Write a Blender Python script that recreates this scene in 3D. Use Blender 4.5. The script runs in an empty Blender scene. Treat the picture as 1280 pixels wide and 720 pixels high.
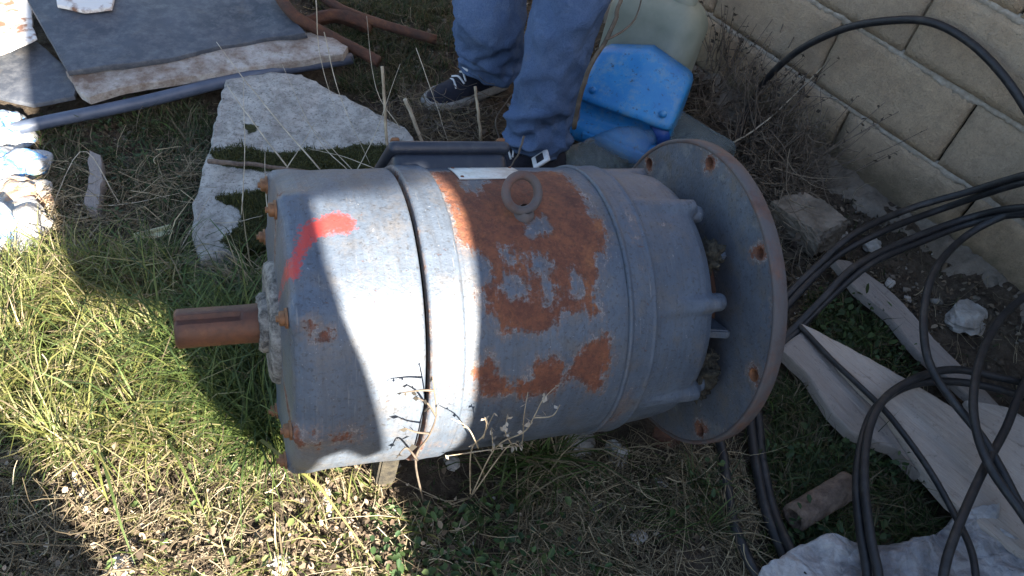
import bpy, bmesh, math, random
import numpy as np
from mathutils import Vector, Matrix
rng = np.random.default_rng(7); random.seed(7)
sc = bpy.context.scene
COL = sc.collection
# ------------------------------------------------------------------ camera
F = 960.0; PITCH = math.radians(48.7); CAMH = 1.36; ROLL = math.radians(-10)
C = np.array([0, 0, CAMH])
FW = np.array([0, math.cos(PITCH), -math.sin(PITCH)]); _U = np.array([0, math.sin(PITCH), math.cos(PITCH)]); _R = np.array([1., 0, 0])
RT = math.cos(ROLL)*_R - math.sin(ROLL)*_U; UP = math.sin(ROLL)*_R + math.cos(ROLL)*_U
cam = bpy.data.cameras.new('camera'); cam.sensor_width = 36; cam.lens = 36*F/1280; cam.clip_start = .05; cam.clip_end = 500
co = bpy.data.objects.new('camera', cam); COL.objects.link(co)
co.matrix_world = Matrix(((RT[0], UP[0], -FW[0], C[0]), (RT[1], UP[1], -FW[1], C[1]), (RT[2], UP[2], -FW[2], C[2]), (0, 0, 0, 1)))
sc.camera = co
# ------------------------------------------------------------------ sky, sun, exposure
AZ, EL = math.radians(35), math.radians(30)
SUN = np.array([math.sin(AZ)*math.cos(EL), -math.cos(AZ)*math.cos(EL), math.sin(EL)])
w = bpy.data.worlds.new('World'); sc.world = w; w.use_nodes = True
wn = w.node_tree.nodes; wl = w.node_tree.links
sky = wn.new('ShaderNodeTexSky'); sky.sky_type = 'NISHITA'; sky.sun_disc = False
sky.sun_elevation = EL; sky.sun_rotation = math.atan2(SUN[0], SUN[1])
wl.new(sky.outputs[0], wn['Background'].inputs[0]); wn['Background'].inputs[1].default_value = .056
sl = bpy.data.lights.new('sun', 'SUN'); sl.energy = 5.0; sl.angle = math.radians(.5); sl.color = (1, .905, .77)
so = bpy.data.objects.new('sun', sl); COL.objects.link(so)
so.rotation_euler = Vector((-SUN).tolist()).to_track_quat('-Z', 'Y').to_euler()
sc.view_settings.view_transform = 'Standard'; sc.view_settings.look = 'None'; sc.view_settings.gamma = 1
sc.view_settings.exposure = 2.85
sc.render.engine = 'CYCLES'

# ------------------------------------------------------------------ geometry helpers
def ray(x, y):
    d = FW + RT*(x-640)/F + UP*(360-y)/F
    return d/np.linalg.norm(d)
def P(x, y, z=0.0):
    d = ray(x, y); return C + d*(z-C[2])/d[2]
def proj(p):
    v = np.asarray(p)-C; k = v@FW; return 640+F*(v@RT)/k, 360-F*(v@UP)/k
def hash2(i, j, s=0):
    n = (i.astype(np.int64)*374761393 + j.astype(np.int64)*668265263 + s*1442695041) & 0x7fffffff
    n = (n ^ (n >> 13))*1274126177 & 0x7fffffff
    return ((n ^ (n >> 16)) & 0xffff)/65535.0
def vnoise(x, y, s=0):
    x = np.asarray(x, float); y = np.asarray(y, float)
    i = np.floor(x); j = np.floor(y); fx = x-i; fy = y-j
    fx = fx*fx*(3-2*fx); fy = fy*fy*(3-2*fy); i = i.astype(int); j = j.astype(int)
    a = hash2(i, j, s); b = hash2(i+1, j, s); c = hash2(i, j+1, s); d = hash2(i+1, j+1, s)
    return (a*(1-fx)+b*fx)*(1-fy)+(c*(1-fx)+d*fx)*fy
def fbm(x, y, s=0, o=4):
    x = np.asarray(x, float); y = np.asarray(y, float)
    r = 0; a = .5
    for k in range(o):
        r = r+a*(vnoise(x, y, s+k*17)-.5); x = x*2.03+3.1; y = y*2.03+1.7; a *= .5
    return r
def ground(x, y):
    x = np.asarray(x, float); y = np.asarray(y, float)
    near = np.exp(-((x/6)**2+((y-1)/6)**2))
    h = .05*fbm(x*1.3, y*1.3, 3)+.035*fbm(x*6, y*6, 5, 3)+.02*fbm(x*22, y*22, 9, 3)
    m = .045*np.exp(-(((x+.35)/.45)**2+((y-.62)/.4)**2))
    # worn shallow under the machine's flange end, drifted soil against the wall
    wd = (x-.55)*.7071+(y-2.17)*.7071
    return near*(h+m-.012)+.05*np.exp(-((wd+.02)/.12)**2)*near
def G(x, y, dz=0.0):
    z = 0.0
    for k in range(4):
        p = P(x, y, z+dz); z = float(ground(p[0], p[1]))
    p = P(x, y, z+dz); return p
def in_poly(X, Y, poly):
    poly = np.asarray(poly); inside = np.zeros(np.shape(X), bool); n = len(poly)
    for i in range(n):
        x1, y1 = poly[i][:2]; x2, y2 = poly[(i+1) % n][:2]
        c = ((y1 > Y) != (y2 > Y)) & (X < (x2-x1)*(Y-y1)/((y2-y1)+1e-12)+x1)
        inside ^= c
    return inside
def sdist(X, Y, poly):
    poly = np.asarray(poly, float); d = np.full(np.shape(X), 1e9); n = len(poly)
    for i in range(n):
        a = poly[i]; b = poly[(i+1) % n]; e = b-a
        t = np.clip(((X-a[0])*e[0]+(Y-a[1])*e[1])/(e@e+1e-12), 0, 1)
        d = np.minimum(d, np.hypot(X-a[0]-t*e[0], Y-a[1]-t*e[1]))
    return np.where(in_poly(X, Y, poly), d, -d)
def mesh_np(name, V, quads=None, tris=None, smooth=True):
    V = np.asarray(V, np.float32); me = bpy.data.meshes.new(name)
    me.vertices.add(len(V)); me.vertices.foreach_set('co', V.ravel())
    q = np.zeros((0, 4), np.int32) if quads is None else np.asarray(quads, np.int32).reshape(-1, 4)
    t = np.zeros((0, 3), np.int32) if tris is None else np.asarray(tris, np.int32).reshape(-1, 3)
    me.loops.add(q.size+t.size); me.loops.foreach_set('vertex_index', np.concatenate([q.ravel(), t.ravel()]))
    me.polygons.add(len(q)+len(t))
    ls = np.concatenate([np.arange(len(q))*4, q.size+np.arange(len(t))*3]).astype(np.int32)
    me.polygons.foreach_set('loop_start', ls)
    if smooth: me.polygons.foreach_set('use_smooth', np.ones(len(ls), bool))
    me.update(calc_edges=True); me.validate(); return me
def colattr(me, colr):
    a = me.color_attributes.new('col', 'FLOAT_COLOR', 'POINT')
    c = np.ones((len(me.vertices), 4), np.float32); c[:, :3] = colr; a.data.foreach_set('color', c.ravel())
def fattr(me, name, v):
    if name == 'rust': v = np.asarray(v)+1.6
    a = me.attributes.new(name, 'FLOAT', 'POINT'); a.data.foreach_set('value', np.asarray(v, np.float32).ravel())
def link(name, me, mat=None, parent=None, loc=None):
    o = bpy.data.objects.new(name, me); COL.objects.link(o)
    if mat is not None and me is not None and len(me.materials) == 0: me.materials.append(M[mat])
    if parent is not None: o.parent = parent
    if loc is not None: o.location = loc
    return o
def tag(o, label, cat, group=None):
    o['label'] = label; o['category'] = cat
    if group: o['group'] = group
    return o
def struct(o): o['kind'] = 'structure'; return o
def stuff(o, label=None, cat=None):
    o['kind'] = 'stuff'
    if label: o['label'] = label; o['category'] = cat
    return o
def empty(name, loc, rot=(0, 0, 0)):
    o = bpy.data.objects.new(name, None); COL.objects.link(o); o.location = loc; o.rotation_euler = rot
    o.empty_display_size = .05; return o
def spline(pts, n=8):
    p = np.asarray(pts, float); q = np.vstack([2*p[0]-p[1], p, 2*p[-1]-p[-2]]); out = []
    for i in range(len(p)-1):
        a, b, c, d = q[i:i+4]
        for t in np.linspace(0, 1, n, endpoint=False):
            out.append(.5*((2*b)+(c-a)*t+(2*a-5*b+4*c-d)*t*t+(3*b-a-3*c+d)*t**3))
    out.append(p[-1]); return np.array(out)
def tube_arr(path, rad, ns=8, cap=True, wob=0.0, seed=0, flat=1.0):
    path = np.asarray(path, float); n = len(path); rad = np.broadcast_to(rad, (n,)).astype(float)
    T = np.gradient(path, axis=0); T /= np.linalg.norm(T, axis=1)[:, None]+1e-12
    up = np.array([0, 0, 1.]) if abs(T[0][2]) < .9 else np.array([1., 0, 0])
    V = []; N = up-T[0]*(up@T[0]); N /= np.linalg.norm(N)
    r_ = np.random.default_rng(seed)
    ph = np.linspace(0, 2*math.pi, ns, endpoint=False); fixed = r_.random(ns)
    for i in range(n):
        N = N-T[i]*(N@T[i]); N /= np.linalg.norm(N)+1e-12; B = np.cross(T[i], N)
        rr = rad[i]*(1+wob*(.75*fixed+.25*r_.random(ns)-.5))
        V.append(path[i]+(np.cos(ph)*rr*flat)[:, None]*N+(np.sin(ph)*rr)[:, None]*B)
    V = np.vstack(V)
    i = np.arange(n-1)[:, None]*ns; j = np.arange(ns)[None, :]; k = (j+1) % ns
    Q = np.stack([i+j, i+k, i+ns+k, i+ns+j], -1).reshape(-1, 4)
    Tt = []
    if cap:
        V = np.vstack([V, path[0], path[-1]]); a = n*ns; b = a+1; e = (n-1)*ns
        for m in range(ns):
            Tt.append((a, (m+1) % ns, m)); Tt.append((b, e+m, e+(m+1) % ns))
    return V, Q, np.array(Tt, int).reshape(-1, 3)
class MB:
    def __init__(s): s.V = []; s.Q = []; s.T = []; s.n = 0
    def add(s, V, Q=None, T=None):
        if Q is not None and len(Q): s.Q.append(np.asarray(Q).reshape(-1, 4)+s.n)
        if T is not None and len(T): s.T.append(np.asarray(T).reshape(-1, 3)+s.n)
        s.V.append(np.asarray(V, float)); s.n += len(V); return s
    def tube(s, path, rad, ns=8, **k): return s.add(*tube_arr(path, rad, ns, **k))
    def mesh(s, name, smooth=True):
        return mesh_np(name, np.vstack(s.V), np.vstack(s.Q) if s.Q else None, np.vstack(s.T) if s.T else None, smooth)
def bm_mesh(name, bm, smooth=True):
    me = bpy.data.meshes.new(name); bm.normal_update(); bm.to_mesh(me); bm.free()
    if smooth: me.polygons.foreach_set('use_smooth', np.ones(len(me.polygons), bool))
    return me
def rbox(name, dims, bev=.01, seg=3, taper=None, smooth=True):
    bm = bmesh.new(); bmesh.ops.create_cube(bm, size=1)
    for v in bm.verts: v.co = Vector((v.co.x*dims[0], v.co.y*dims[1], v.co.z*dims[2]))
    if bev: bmesh.ops.bevel(bm, geom=bm.edges[:], offset=bev, segments=seg, profile=.5, affect='EDGES')
    if taper:
        for v in bm.verts: taper(v)
    return bm_mesh(name, bm, smooth)
def revolve(prof, ns, disp=None, closed_ends=False):
    """surface of revolution round local x; prof rows (s, r); returns V, Q, S, TH; theta=0 is local -y, 90deg is +z"""
    prof = np.asarray(prof, float); n = len(prof); th = np.linspace(0, 2*math.pi, ns, endpoint=False)
    S = np.repeat(prof[:, 0], ns); TH = np.tile(th, n); R = np.repeat(prof[:, 1], ns)
    if disp is not None: S, R = disp(S, R, TH)
    V = np.stack([S, -R*np.cos(TH), R*np.sin(TH)], 1)
    i = np.arange(n-1)[:, None]*ns; j = np.arange(ns)[None, :]; k = (j+1) % ns
    Q = np.stack([i+j, i+ns+j, i+ns+k, i+k], -1).reshape(-1, 4)
    return V, Q, S, TH
def resample(prof, step):
    out = [prof[0]]
    for a, b in zip(prof[:-1], prof[1:]):
        m = max(1, int(math.hypot(b[0]-a[0], b[1]-a[1])/step))
        for k in range(1, m+1): out.append((a[0]+(b[0]-a[0])*k/m, a[1]+(b[1]-a[1])*k/m))
    return out

# ------------------------------------------------------------------ materials
M = {}
class NT:
    def __init__(s, name):
        s.m = bpy.data.materials.new(name); s.m.use_nodes = True; s.t = s.m.node_tree; s.n = s.t.nodes
        s.b = s.n['Principled BSDF']; s.out = s.n['Material Output']; M[name] = s.m
    def new(s, t, **k):
        x = s.n.new(t)
        for a, v in k.items(): setattr(x, a, v)
        return x
    def L(s, a, b): s.t.links.new(a, b)
    def put(s, sock, v):
        if hasattr(v, 'is_output') or isinstance(v, bpy.types.NodeSocket): s.L(v, sock)
        else:
            if isinstance(v, (tuple, list)) and len(v) == 3 and sock.type == 'RGBA': v = (*v, 1)
            sock.default_value = v
    def pos(s):
        if not hasattr(s, '_p'): s._p = s.new('ShaderNodeNewGeometry').outputs['Position']
        return s._p
    def obj(s):
        if not hasattr(s, '_o'): s._o = s.new('ShaderNodeTexCoord').outputs['Object']
        return s._o
    def noise(s, scale, detail=5, rough=.6, vec=None, dist=0, stretch=None):
        n = s.new('ShaderNodeTexNoise'); v = vec if vec is not None else s.pos()
        if stretch:
            mp = s.new('ShaderNodeMapping'); mp.inputs['Scale'].default_value = stretch; s.L(v, mp.inputs[0]); v = mp.outputs[0]
        s.L(v, n.inputs['Vector']); n.inputs['Scale'].default_value = scale; n.inputs['Detail'].default_value = detail
        n.inputs['Roughness'].default_value = rough; n.inputs['Distortion'].default_value = dist; return n.outputs['Fac']
    def ramp(s, fac, stops):
        r = s.new('ShaderNodeValToRGB'); s.L(fac, r.inputs[0]); e = r.color_ramp.elements
        while len(e) < len(stops): e.new(.5)
        for k, (p, c) in zip(e, stops):
            k.position = p; k.color = (c, c, c, 1) if not isinstance(c, tuple) else (*c, 1)
        return r.outputs[0]
    def mix(s, f, a, b, mode='MIX'):
        x = s.new('ShaderNodeMix', data_type='RGBA', blend_type=mode)
        s.put(x.inputs[0], f); s.put(x.inputs[6], a); s.put(x.inputs[7], b); return x.outputs[2]
    def math(s, op, a, b=0.0, c=None):
        x = s.new('ShaderNodeMath', operation=op); s.put(x.inputs[0], a); s.put(x.inputs[1], b)
        if c is not None: s.put(x.inputs[2], c)
        return x.outputs[0]
    def attr(s, name, fac=True):
        a = s.new('ShaderNodeAttribute'); a.attribute_name = name; return a.outputs['Fac' if fac else 'Color']
    def bump(s, h, strength=.4, dist=.004, prev=None):
        b = s.new('ShaderNodeBump'); b.inputs['Strength'].default_value = strength; b.inputs['Distance'].default_value = dist
        s.L(h, b.inputs['Height'])
        if prev is not None: s.L(prev, b.inputs['Normal'])
        return b.outputs[0]
    def fin(s, color=None, rough=.8, normal=None, metal=0, spec=.5, **k):
        if color is not None: s.put(s.b.inputs['Base Color'], color)
        s.put(s.b.inputs['Roughness'], rough); s.put(s.b.inputs['Metallic'], metal); s.b.inputs['Specular IOR Level'].default_value = spec
        if normal is not None: s.L(normal, s.b.inputs['Normal'])
        for a, v in k.items(): s.put(s.b.inputs[a], v)
        return s.m
def rustcol(t, sc_=1.0):
    a = t.noise(18*sc_, 6, .65); b = t.noise(90*sc_, 4, .6)
    c = t.ramp(a, [(.30, (.042, .018, .012)), (.43, (.105, .040, .021)), (.54, (.155, .055, .025)), (.68, (.27, .105, .036))])
    return t.mix(t.math('MULTIPLY', b, .55), c, (.062, .030, .022))
# painted machine: paint, flaking rust where the 'rust' attribute says, red brush mark where 'red' says
def paint_mat(name, lo, hi, stain, rings=False):
    t = NT(name)
    paint = t.ramp(t.noise(7, 6, .65), [(.3, lo), (.7, hi)])
    paint = t.mix(t.ramp(t.noise(5, 8, .7), [(.42, 0.), (.66, .5)]), paint, tuple(c*.6 for c in lo))
    paint = t.mix(t.ramp(t.noise(48, 8, .75), [(.46, 0.), (.70, .45)]), paint, tuple(c*.6 for c in lo))
    paint = t.mix(t.ramp(t.noise(22, 7, .72), [(.48, 0.), (.66, stain)]), paint, (.115, .10, .085))
    # run-down streaks round the body and thin axial scratches
    paint = t.mix(t.ramp(t.noise(9, 5, .6, stretch=(16, 1, 1), vec=t.obj()), [(.48, 0.), (.70, .55)]), paint, (.055, .062, .075))
    paint = t.mix(t.ramp(t.noise(11, 6, .7, stretch=(22, 1.5, 1.5), vec=t.obj()), [(.60, 0.), (.70, .42)]), paint, (.24, .225, .20))
    paint = t.mix(t.ramp(t.noise(160, 4, .65), [(.56, 0.), (.67, .7)]), paint, (.040, .040, .042))
    paint = t.mix(t.ramp(t.noise(95, 5, .7, dist=2.), [(.66, 0.), (.70, .7)]), paint, (.34, .34, .34))
    rm = t.math('ADD', t.math('SUBTRACT', t.attr('rust'), 1.6), t.math('ADD', t.math('MULTIPLY', t.math('SUBTRACT', t.noise(34, 9, .72), .5), 3.2), t.math('ADD', t.math('MULTIPLY', t.math('SUBTRACT', t.noise(150, 5, .7), .5), 2.4), t.math('MULTIPLY', t.math('SUBTRACT', t.noise(13, 6, .65, stretch=(9, 1, 1), vec=t.obj()), .5), 2.4))))
    fleck = t.math('MULTIPLY', t.math('SUBTRACT', t.noise(70, 6, .75), .655), 4)
    rmx = t.math('MAXIMUM', rm, fleck)
    rmask = t.ramp(rmx, [(.0, 0.), (.10, .55), (.5, 1.)])
    # rust stain bleeding into the paint beside the patches, pale bare primer at the flaking edge
    paint = t.mix(t.ramp(t.math('ADD', rm, .75), [(.0, 0.), (.75, .62)]), paint, (.15, .105, .085))
    paint = t.mix(t.math('MULTIPLY', t.ramp(t.math('ADD', rm, .22), [(.0, 0.), (.12, 1.)]), t.ramp(t.noise(60, 5, .7), [(.45, 0.), (.6, .7)])), paint, (.27, .27, .27))
    br = t.math('ADD', t.math('SUBTRACT', t.attr('red'), 3.0), t.math('ADD', t.math('MULTIPLY', t.math('SUBTRACT', t.noise(60, 7, .75), .5), 3.0), t.math('MULTIPLY', t.math('SUBTRACT', t.noise(210, 4, .7), .5), 3.2)))
    paint = t.mix(t.ramp(br, [(.0, 0.), (.35, .6), (.9, .92)]), paint, (.40, .04, .03))
    a = t.noise(20, 8, .72); b = t.noise(120, 6, .72)
    rc = t.ramp(a, [(.30, (.075, .030, .021)), (.44, (.140, .052, .031)), (.56, (.195, .072, .037)), (.70, (.27, .110, .046))])
    rc = t.mix(t.ramp(b, [(.38, .5), (.54, 0.)]), rc, (.055, .028, .021)); rc = t.mix(t.ramp(t.noise(170, 4, .6), [(.60, 0.), (.72, .45)]), rc, (.26, .13, .08))
    colr = t.mix(rmask, paint, rc)
    hgt = t.math('SUBTRACT', t.math('MULTIPLY', t.noise(190, 4, .65), .5), t.math('MULTIPLY', rmask, t.math('SUBTRACT', 1.1, t.math('MULTIPLY', b, 1.2))))
    nrm = t.bump(hgt, .8, .0028)
    nrm = t.bump(t.noise(30, 5, .6), .35, .004, nrm)
    t.fin(colr, t.math('ADD', .47, t.math('MULTIPLY', rmask, .42)), nrm, spec=.4)
paint_mat('motor_paint', (.070, .090, .122), (.108, .132, .168), .6)
paint_mat('flange_paint', (.078, .090, .112), (.115, .130, .155), .8)
t = NT('rust_iron'); t.fin(rustcol(t, 1.6), .82, t.bump(t.noise(160, 6, .7), .6, .002))
t = NT('rust_rim'); t.fin(t.mix(t.ramp(t.noise(24, 6, .7), [(.35, .35), (.55, 1.)]), rustcol(t, 1.5), (.085, .075, .075)), .75, t.bump(t.noise(120, 6, .7), .5, .002))
t = NT('shaft_steel'); t.fin(t.mix(t.ramp(t.noise(20, 5, .6), [(.35, 0.), (.65, .8)]), rustcol(t, 1.2), (.075, .032, .018)), .55, t.bump(t.noise(140, 6, .7), .6, .002), metal=.1)
t = NT('grey_scale'); t.fin(t.mix(t.ramp(t.noise(60, 6, .75), [(.4, 0.), (.62, 1.)]), (.06, .055, .05), (.30, .28, .25)), .9, t.bump(t.noise(80, 6, .7), .9, .006))
t = NT('bolt_brass'); t.fin(t.mix(t.noise(120, 3), (.24, .12, .055), (.13, .055, .028)), .6, t.bump(t.noise(300, 3), .3, .001), metal=.45)
t = NT('box_paint'); t.fin(t.mix(t.ramp(t.noise(30, 6, .7), [(.5, 0.), (.75, .8)]), (.016, .021, .034), (.05, .055, .062)), .45, t.bump(t.noise(200, 3), .25, .001))
t = NT('plate_white'); t.fin(t.mix(t.ramp(t.noise(40, 5, .7), [(.45, 0.), (.7, .8)]), (.62, .60, .55), (.36, .30, .24)), .6)
t = NT('soil')
s1 = t.noise(9, 8, .65); s2 = t.noise(75, 6, .7)
soil = t.ramp(s1, [(.3, (.036, .027, .020)), (.5, (.064, .049, .036)), (.72, (.115, .092, .068))])
soil = t.mix(t.ramp(s2, [(.45, 0.), (.75, .7)]), soil, (.15, .125, .095))
t.fin(soil, .95, t.bump(s2, .9, .012, t.bump(t.noise(24, 7, .7), .8, .02)), spec=.2)
t = NT('concrete_block')
b1 = t.noise(5, 6, .6); b2 = t.noise(130, 5, .7)
oi = t.new('ShaderNodeObjectInfo').outputs['Random']
bc = t.ramp(b1, [(.3, (.48, .345, .225)), (.7, (.58, .445, .30))])
bc = t.mix(t.math('MULTIPLY', oi, .35), bc, (.42, .355, .275))
bc = t.mix(t.ramp(t.noise(38, 6, .7), [(.38, .35), (.62, 0.)]), bc, (.25, .205, .155))
bc = t.mix(t.ramp(t.noise(300, 5, .7), [(.50, 0.), (.68, .6)]), bc, (.22, .185, .145))
bc = t.mix(t.ramp(b2, [(.52, 0.), (.72, .4)]), bc, (.20, .172, .138))
bc = t.mix(t.ramp(t.noise(3.2, 5, .65), [(.56, 0.), (.75, .5)]), bc, (.21, .175, .13))
sx_ = t.new('ShaderNodeSeparateXYZ'); t.L(t.pos(), sx_.inputs[0])
sp = t.math('ADD', t.math('MULTIPLY', sx_.outputs[2], -4.5), t.math('MULTIPLY', t.noise(7, 7, .7), 1.6))
bc = t.mix(t.ramp(sp, [(.12, 0.), (.62, .75)]), bc, (.12, .10, .062))
bc = t.mix(t.ramp(t.noise(2.2, 8, .72), [(.5, 0.), (.62, .35)]), bc, (.54, .45, .34))
t.fin(bc, .95, t.bump(b2, 1., .008, t.bump(t.noise(320, 3, .6), .7, .003)), spec=.2)
t = NT('mortar'); t.fin(t.ramp(t.noise(55, 7, .7), [(.3, (.30, .25, .19)), (.7, (.48, .43, .36))]), .95, t.bump(t.noise(70, 7, .75), 1, .008), spec=.2)
t = NT('slab_concrete')
m1 = t.noise(14, 7, .65)
cc = t.ramp(m1, [(.3, (.34, .325, .30)), (.55, (.50, .48, .445)), (.75, (.60, .58, .54))])
cc = t.mix(t.ramp(t.noise(45, 7, .72), [(.44, 0.), (.62, .6)]), cc, (.19, .18, .16))
cc = t.mix(t.ramp(t.noise(130, 4, .7), [(.54, 0.), (.68, .8)]), cc, (.09, .085, .07))
ms = t.ramp(t.math('ADD', t.attr('moss'), t.math('MULTIPLY', t.math('SUBTRACT', t.noise(35, 6, .7), .5), 2.0)), [(.0, 0.), (.25, 1.)])
cc = t.mix(ms, cc, t.ramp(t.noise(70, 4), [(.35, (.020, .023, .008)), (.65, (.06, .060, .017))]))
t.fin(cc, .93, t.bump(t.noise(70, 8, .75), 1., .012), spec=.25)
def simple(name, c1, c2, scale, rough=.8, bstr=.4, bdist=.003, bs=None, lo=.35, hi=.65, detail=6, stretch=None, **k):
    t = NT(name); v = t.obj() if stretch else None
    n = t.noise(scale, detail, .65, stretch=stretch, vec=v)
    return t.fin(t.mix(t.ramp(n, [(lo, 0.), (hi, 1.)]), c1, c2), rough, t.bump(t.noise(bs or scale*3, 5, .65, stretch=stretch, vec=v), bstr, bdist), **k)
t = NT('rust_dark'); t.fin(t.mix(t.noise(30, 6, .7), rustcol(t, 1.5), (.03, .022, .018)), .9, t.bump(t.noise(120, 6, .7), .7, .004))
simple('stone', (.20, .185, .165), (.40, .385, .355), 26, .9, .8, .006)
simple('stone_pale', (.27, .25, .225), (.46, .44, .41), 30, .85, .7, .005)
t = NT('cable_rubber'); c_ = t.mix(t.ramp(t.noise(40, 6, .7), [(.35, 0.), (.65, 1.)]), (.006, .0065, .008), (.016, .017, .02)); c_ = t.mix(t.ramp(t.noise(16, 8, .75), [(.52, 0.), (.72, .7)]), c_, (.06, .055, .05))
t.fin(c_, t.math('ADD', .35, t.math('MULTIPLY', t.noise(60, 5, .7), .35)), t.bump(t.noise(90, 5, .7), .4, .0015))
t = NT('denim'); c_ = t.ramp(t.noise(7, 6, .65), [(.3, (.056, .094, .180)), (.7, (.095, .142, .245))])
c_ = t.mix(t.ramp(t.noise(22, 7, .72, stretch=(1, 1, .5)), [(.50, 0.), (.72, .5)]), c_, (.13, .18, .27))
c_ = t.mix(t.ramp(t.noise(340, 3, .6), [(.45, 0.), (.7, .5)]), c_, (.03, .055, .115)); c_ = t.mix(t.ramp(t.noise(13, 7, .75), [(.60, 0.), (.76, .4)]), c_, (.13, .115, .10))
wv = t.new('ShaderNodeTexWave'); wv.inputs['Scale'].default_value = 260; wv.bands_direction = 'DIAGONAL'; t.L(t.pos(), wv.inputs['Vector'])
t.fin(c_, .95, t.bump(wv.outputs['Fac'], .25, .001, t.bump(t.noise(26, 6, .6, dist=1.2), .7, .010)), spec=.12)
simple('shoe_navy', (.007, .008, .016), (.016, .018, .03), 60, .9, .6, .002, bs=300)
simple('shoe_sole', (.18, .17, .155), (.34, .33, .30), 40, .8)
simple('shoe_white', (.50, .51, .52), (.66, .66, .67), 60, .7)
simple('jacket', (.02, .022, .028), (.04, .043, .05), 20, .9)
simple('skin', (.42, .24, .17), (.50, .30, .22), 12, .55)
t = NT('dark_sheet'); c_ = t.ramp(t.noise(5, 7, .7), [(.35, (.026, .031, .042)), (.65, (.062, .070, .088))])
c_ = t.mix(t.ramp(t.noise(28, 8, .75), [(.45, 0.), (.68, .75)]), c_, (.125, .130, .140))
c_ = t.mix(t.ramp(t.noise(8, 7, .75, dist=1.), [(.55, 0.), (.70, .6)]), c_, (.10, .085, .07))
t.fin(c_, .62, t.bump(t.noise(60, 7, .7), .5, .003))
t = NT('board_pale'); c_ = t.ramp(t.noise(13, 8, .7), [(.36, (.17, .115, .085)), (.46, (.27, .225, .19)), (.60, (.40, .375, .345))])
c_ = t.mix(t.ramp(t.noise(70, 6, .7), [(.52, 0.), (.68, .7)]), c_, (.13, .095, .07))
t.fin(c_, .92, t.bump(t.noise(60, 7, .72), .9, .006))
simple('sheet_painted', (.20, .10, .06), (.62, .60, .57), 9, .7, .4, .003, lo=.42, hi=.5)
simple('pipe_blue', (.05, .065, .10), (.085, .10, .14), 18, .45, .25, .001)
def woodmat(name, base, dark, streak):
    t = NT(name); g = t.noise(7, 8, .7, stretch=(1., 34, 34), vec=t.obj(), dist=.4); f = t.noise(30, 6, .7, stretch=(1.5, 40, 40), vec=t.obj())
    c_ = t.mix(t.ramp(f, [(.35, .55), (.62, 0.)]), base, dark); c_ = t.mix(t.ramp(g, [(.58, 0.), (.68, .8)]), c_, streak)
    c_ = t.mix(t.ramp(t.noise(6, 7, .7), [(.42, 0.), (.7, .55)]), c_, tuple(x*.62 for x in base)); c_ = t.mix(t.ramp(t.noise(50, 6, .72), [(.58, 0.), (.70, .6)]), c_, (.07, .06, .05))
    t.fin(c_, .92, t.bump(f, .6, .003, t.bump(g, .6, .004)))
woodmat('wood_grey', (.30, .265, .24), (.17, .145, .13), (.10, .075, .06)); woodmat('wood_pale', (.44, .385, .335), (.28, .235, .20), (.17, .115, .08))
simple('bark', (.075, .052, .04), (.21, .155, .12), 32, .95, 1, .008)
t = NT('tarp'); vo = t.new('ShaderNodeTexVoronoi', feature='DISTANCE_TO_EDGE'); vo.inputs['Scale'].default_value = 26; t.L(t.pos(), vo.inputs['Vector'])
c_ = t.mix(t.ramp(t.noise(9, 7, .7, dist=.8), [(0.35, 0.), (0.6, 1.)]), (0.15, 0.15, 0.165), (0.42, 0.42, 0.43)); c_ = t.mix(t.ramp(t.noise(20, 7, .7), [(.5, 0.), (.75, .6)]), c_, (.28, .26, .24))
t.fin(c_, .42, t.bump(vo.outputs['Distance'], .8, .02, t.bump(t.noise(40, 6, .7, dist=2.), .7, .012)))
t = NT('blue_plastic'); c_ = t.ramp(t.noise(6, 6, .65), [(.3, (.008, .13, .40)), (.7, (.025, .23, .52))])
c_ = t.mix(t.ramp(t.noise(24, 8, .75), [(.50, 0.), (.68, .6)]), c_, (.17, .24, .28)); c_ = t.mix(t.ramp(t.noise(70, 5, .7), [(.58, 0.), (.68, .8)]), c_, (.03, .035, .04))
t.fin(c_, .5, t.bump(t.noise(50, 6, .7), .4, .002))
simple('cap_plastic', (.008, .04, .20), (.012, .06, .26), 12, .4)
t = NT('bag_white'); vo = t.new('ShaderNodeTexVoronoi', feature='DISTANCE_TO_EDGE'); vo.inputs['Scale'].default_value = 26; t.L(t.pos(), vo.inputs['Vector'])
c_ = t.mix(t.ramp(t.noise(12, 7, .7, dist=.8), [(0.35, 0.), (0.65, 1.)]), (0.28, 0.28, 0.28), (0.48, 0.48, 0.47)); c_ = t.mix(t.ramp(t.noise(20, 7, .7), [(.5, 0.), (.75, .6)]), c_, (.28, .26, .24))
t.fin(c_, .42, t.bump(vo.outputs['Distance'], .8, .02, t.bump(t.noise(40, 6, .7, dist=2.), .7, .012)))
t = NT('bag_print'); vo = t.new('ShaderNodeTexVoronoi', feature='DISTANCE_TO_EDGE'); vo.inputs['Scale'].default_value = 26; t.L(t.pos(), vo.inputs['Vector'])
c_ = t.mix(t.ramp(t.noise(34, 7, .7, dist=.8), [(0.44, 0.), (0.5, 1.)]), (0.1, 0.27, 0.55), (0.42, 0.44, 0.46)); c_ = t.mix(t.ramp(t.noise(20, 7, .7), [(.5, 0.), (.75, .6)]), c_, (.28, .26, .24))
t.fin(c_, .42, t.bump(vo.outputs['Distance'], .8, .02, t.bump(t.noise(40, 6, .7, dist=2.), .7, .012)))
t = NT('bag_orange'); vo = t.new('ShaderNodeTexVoronoi', feature='DISTANCE_TO_EDGE'); vo.inputs['Scale'].default_value = 26; t.L(t.pos(), vo.inputs['Vector'])
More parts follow.
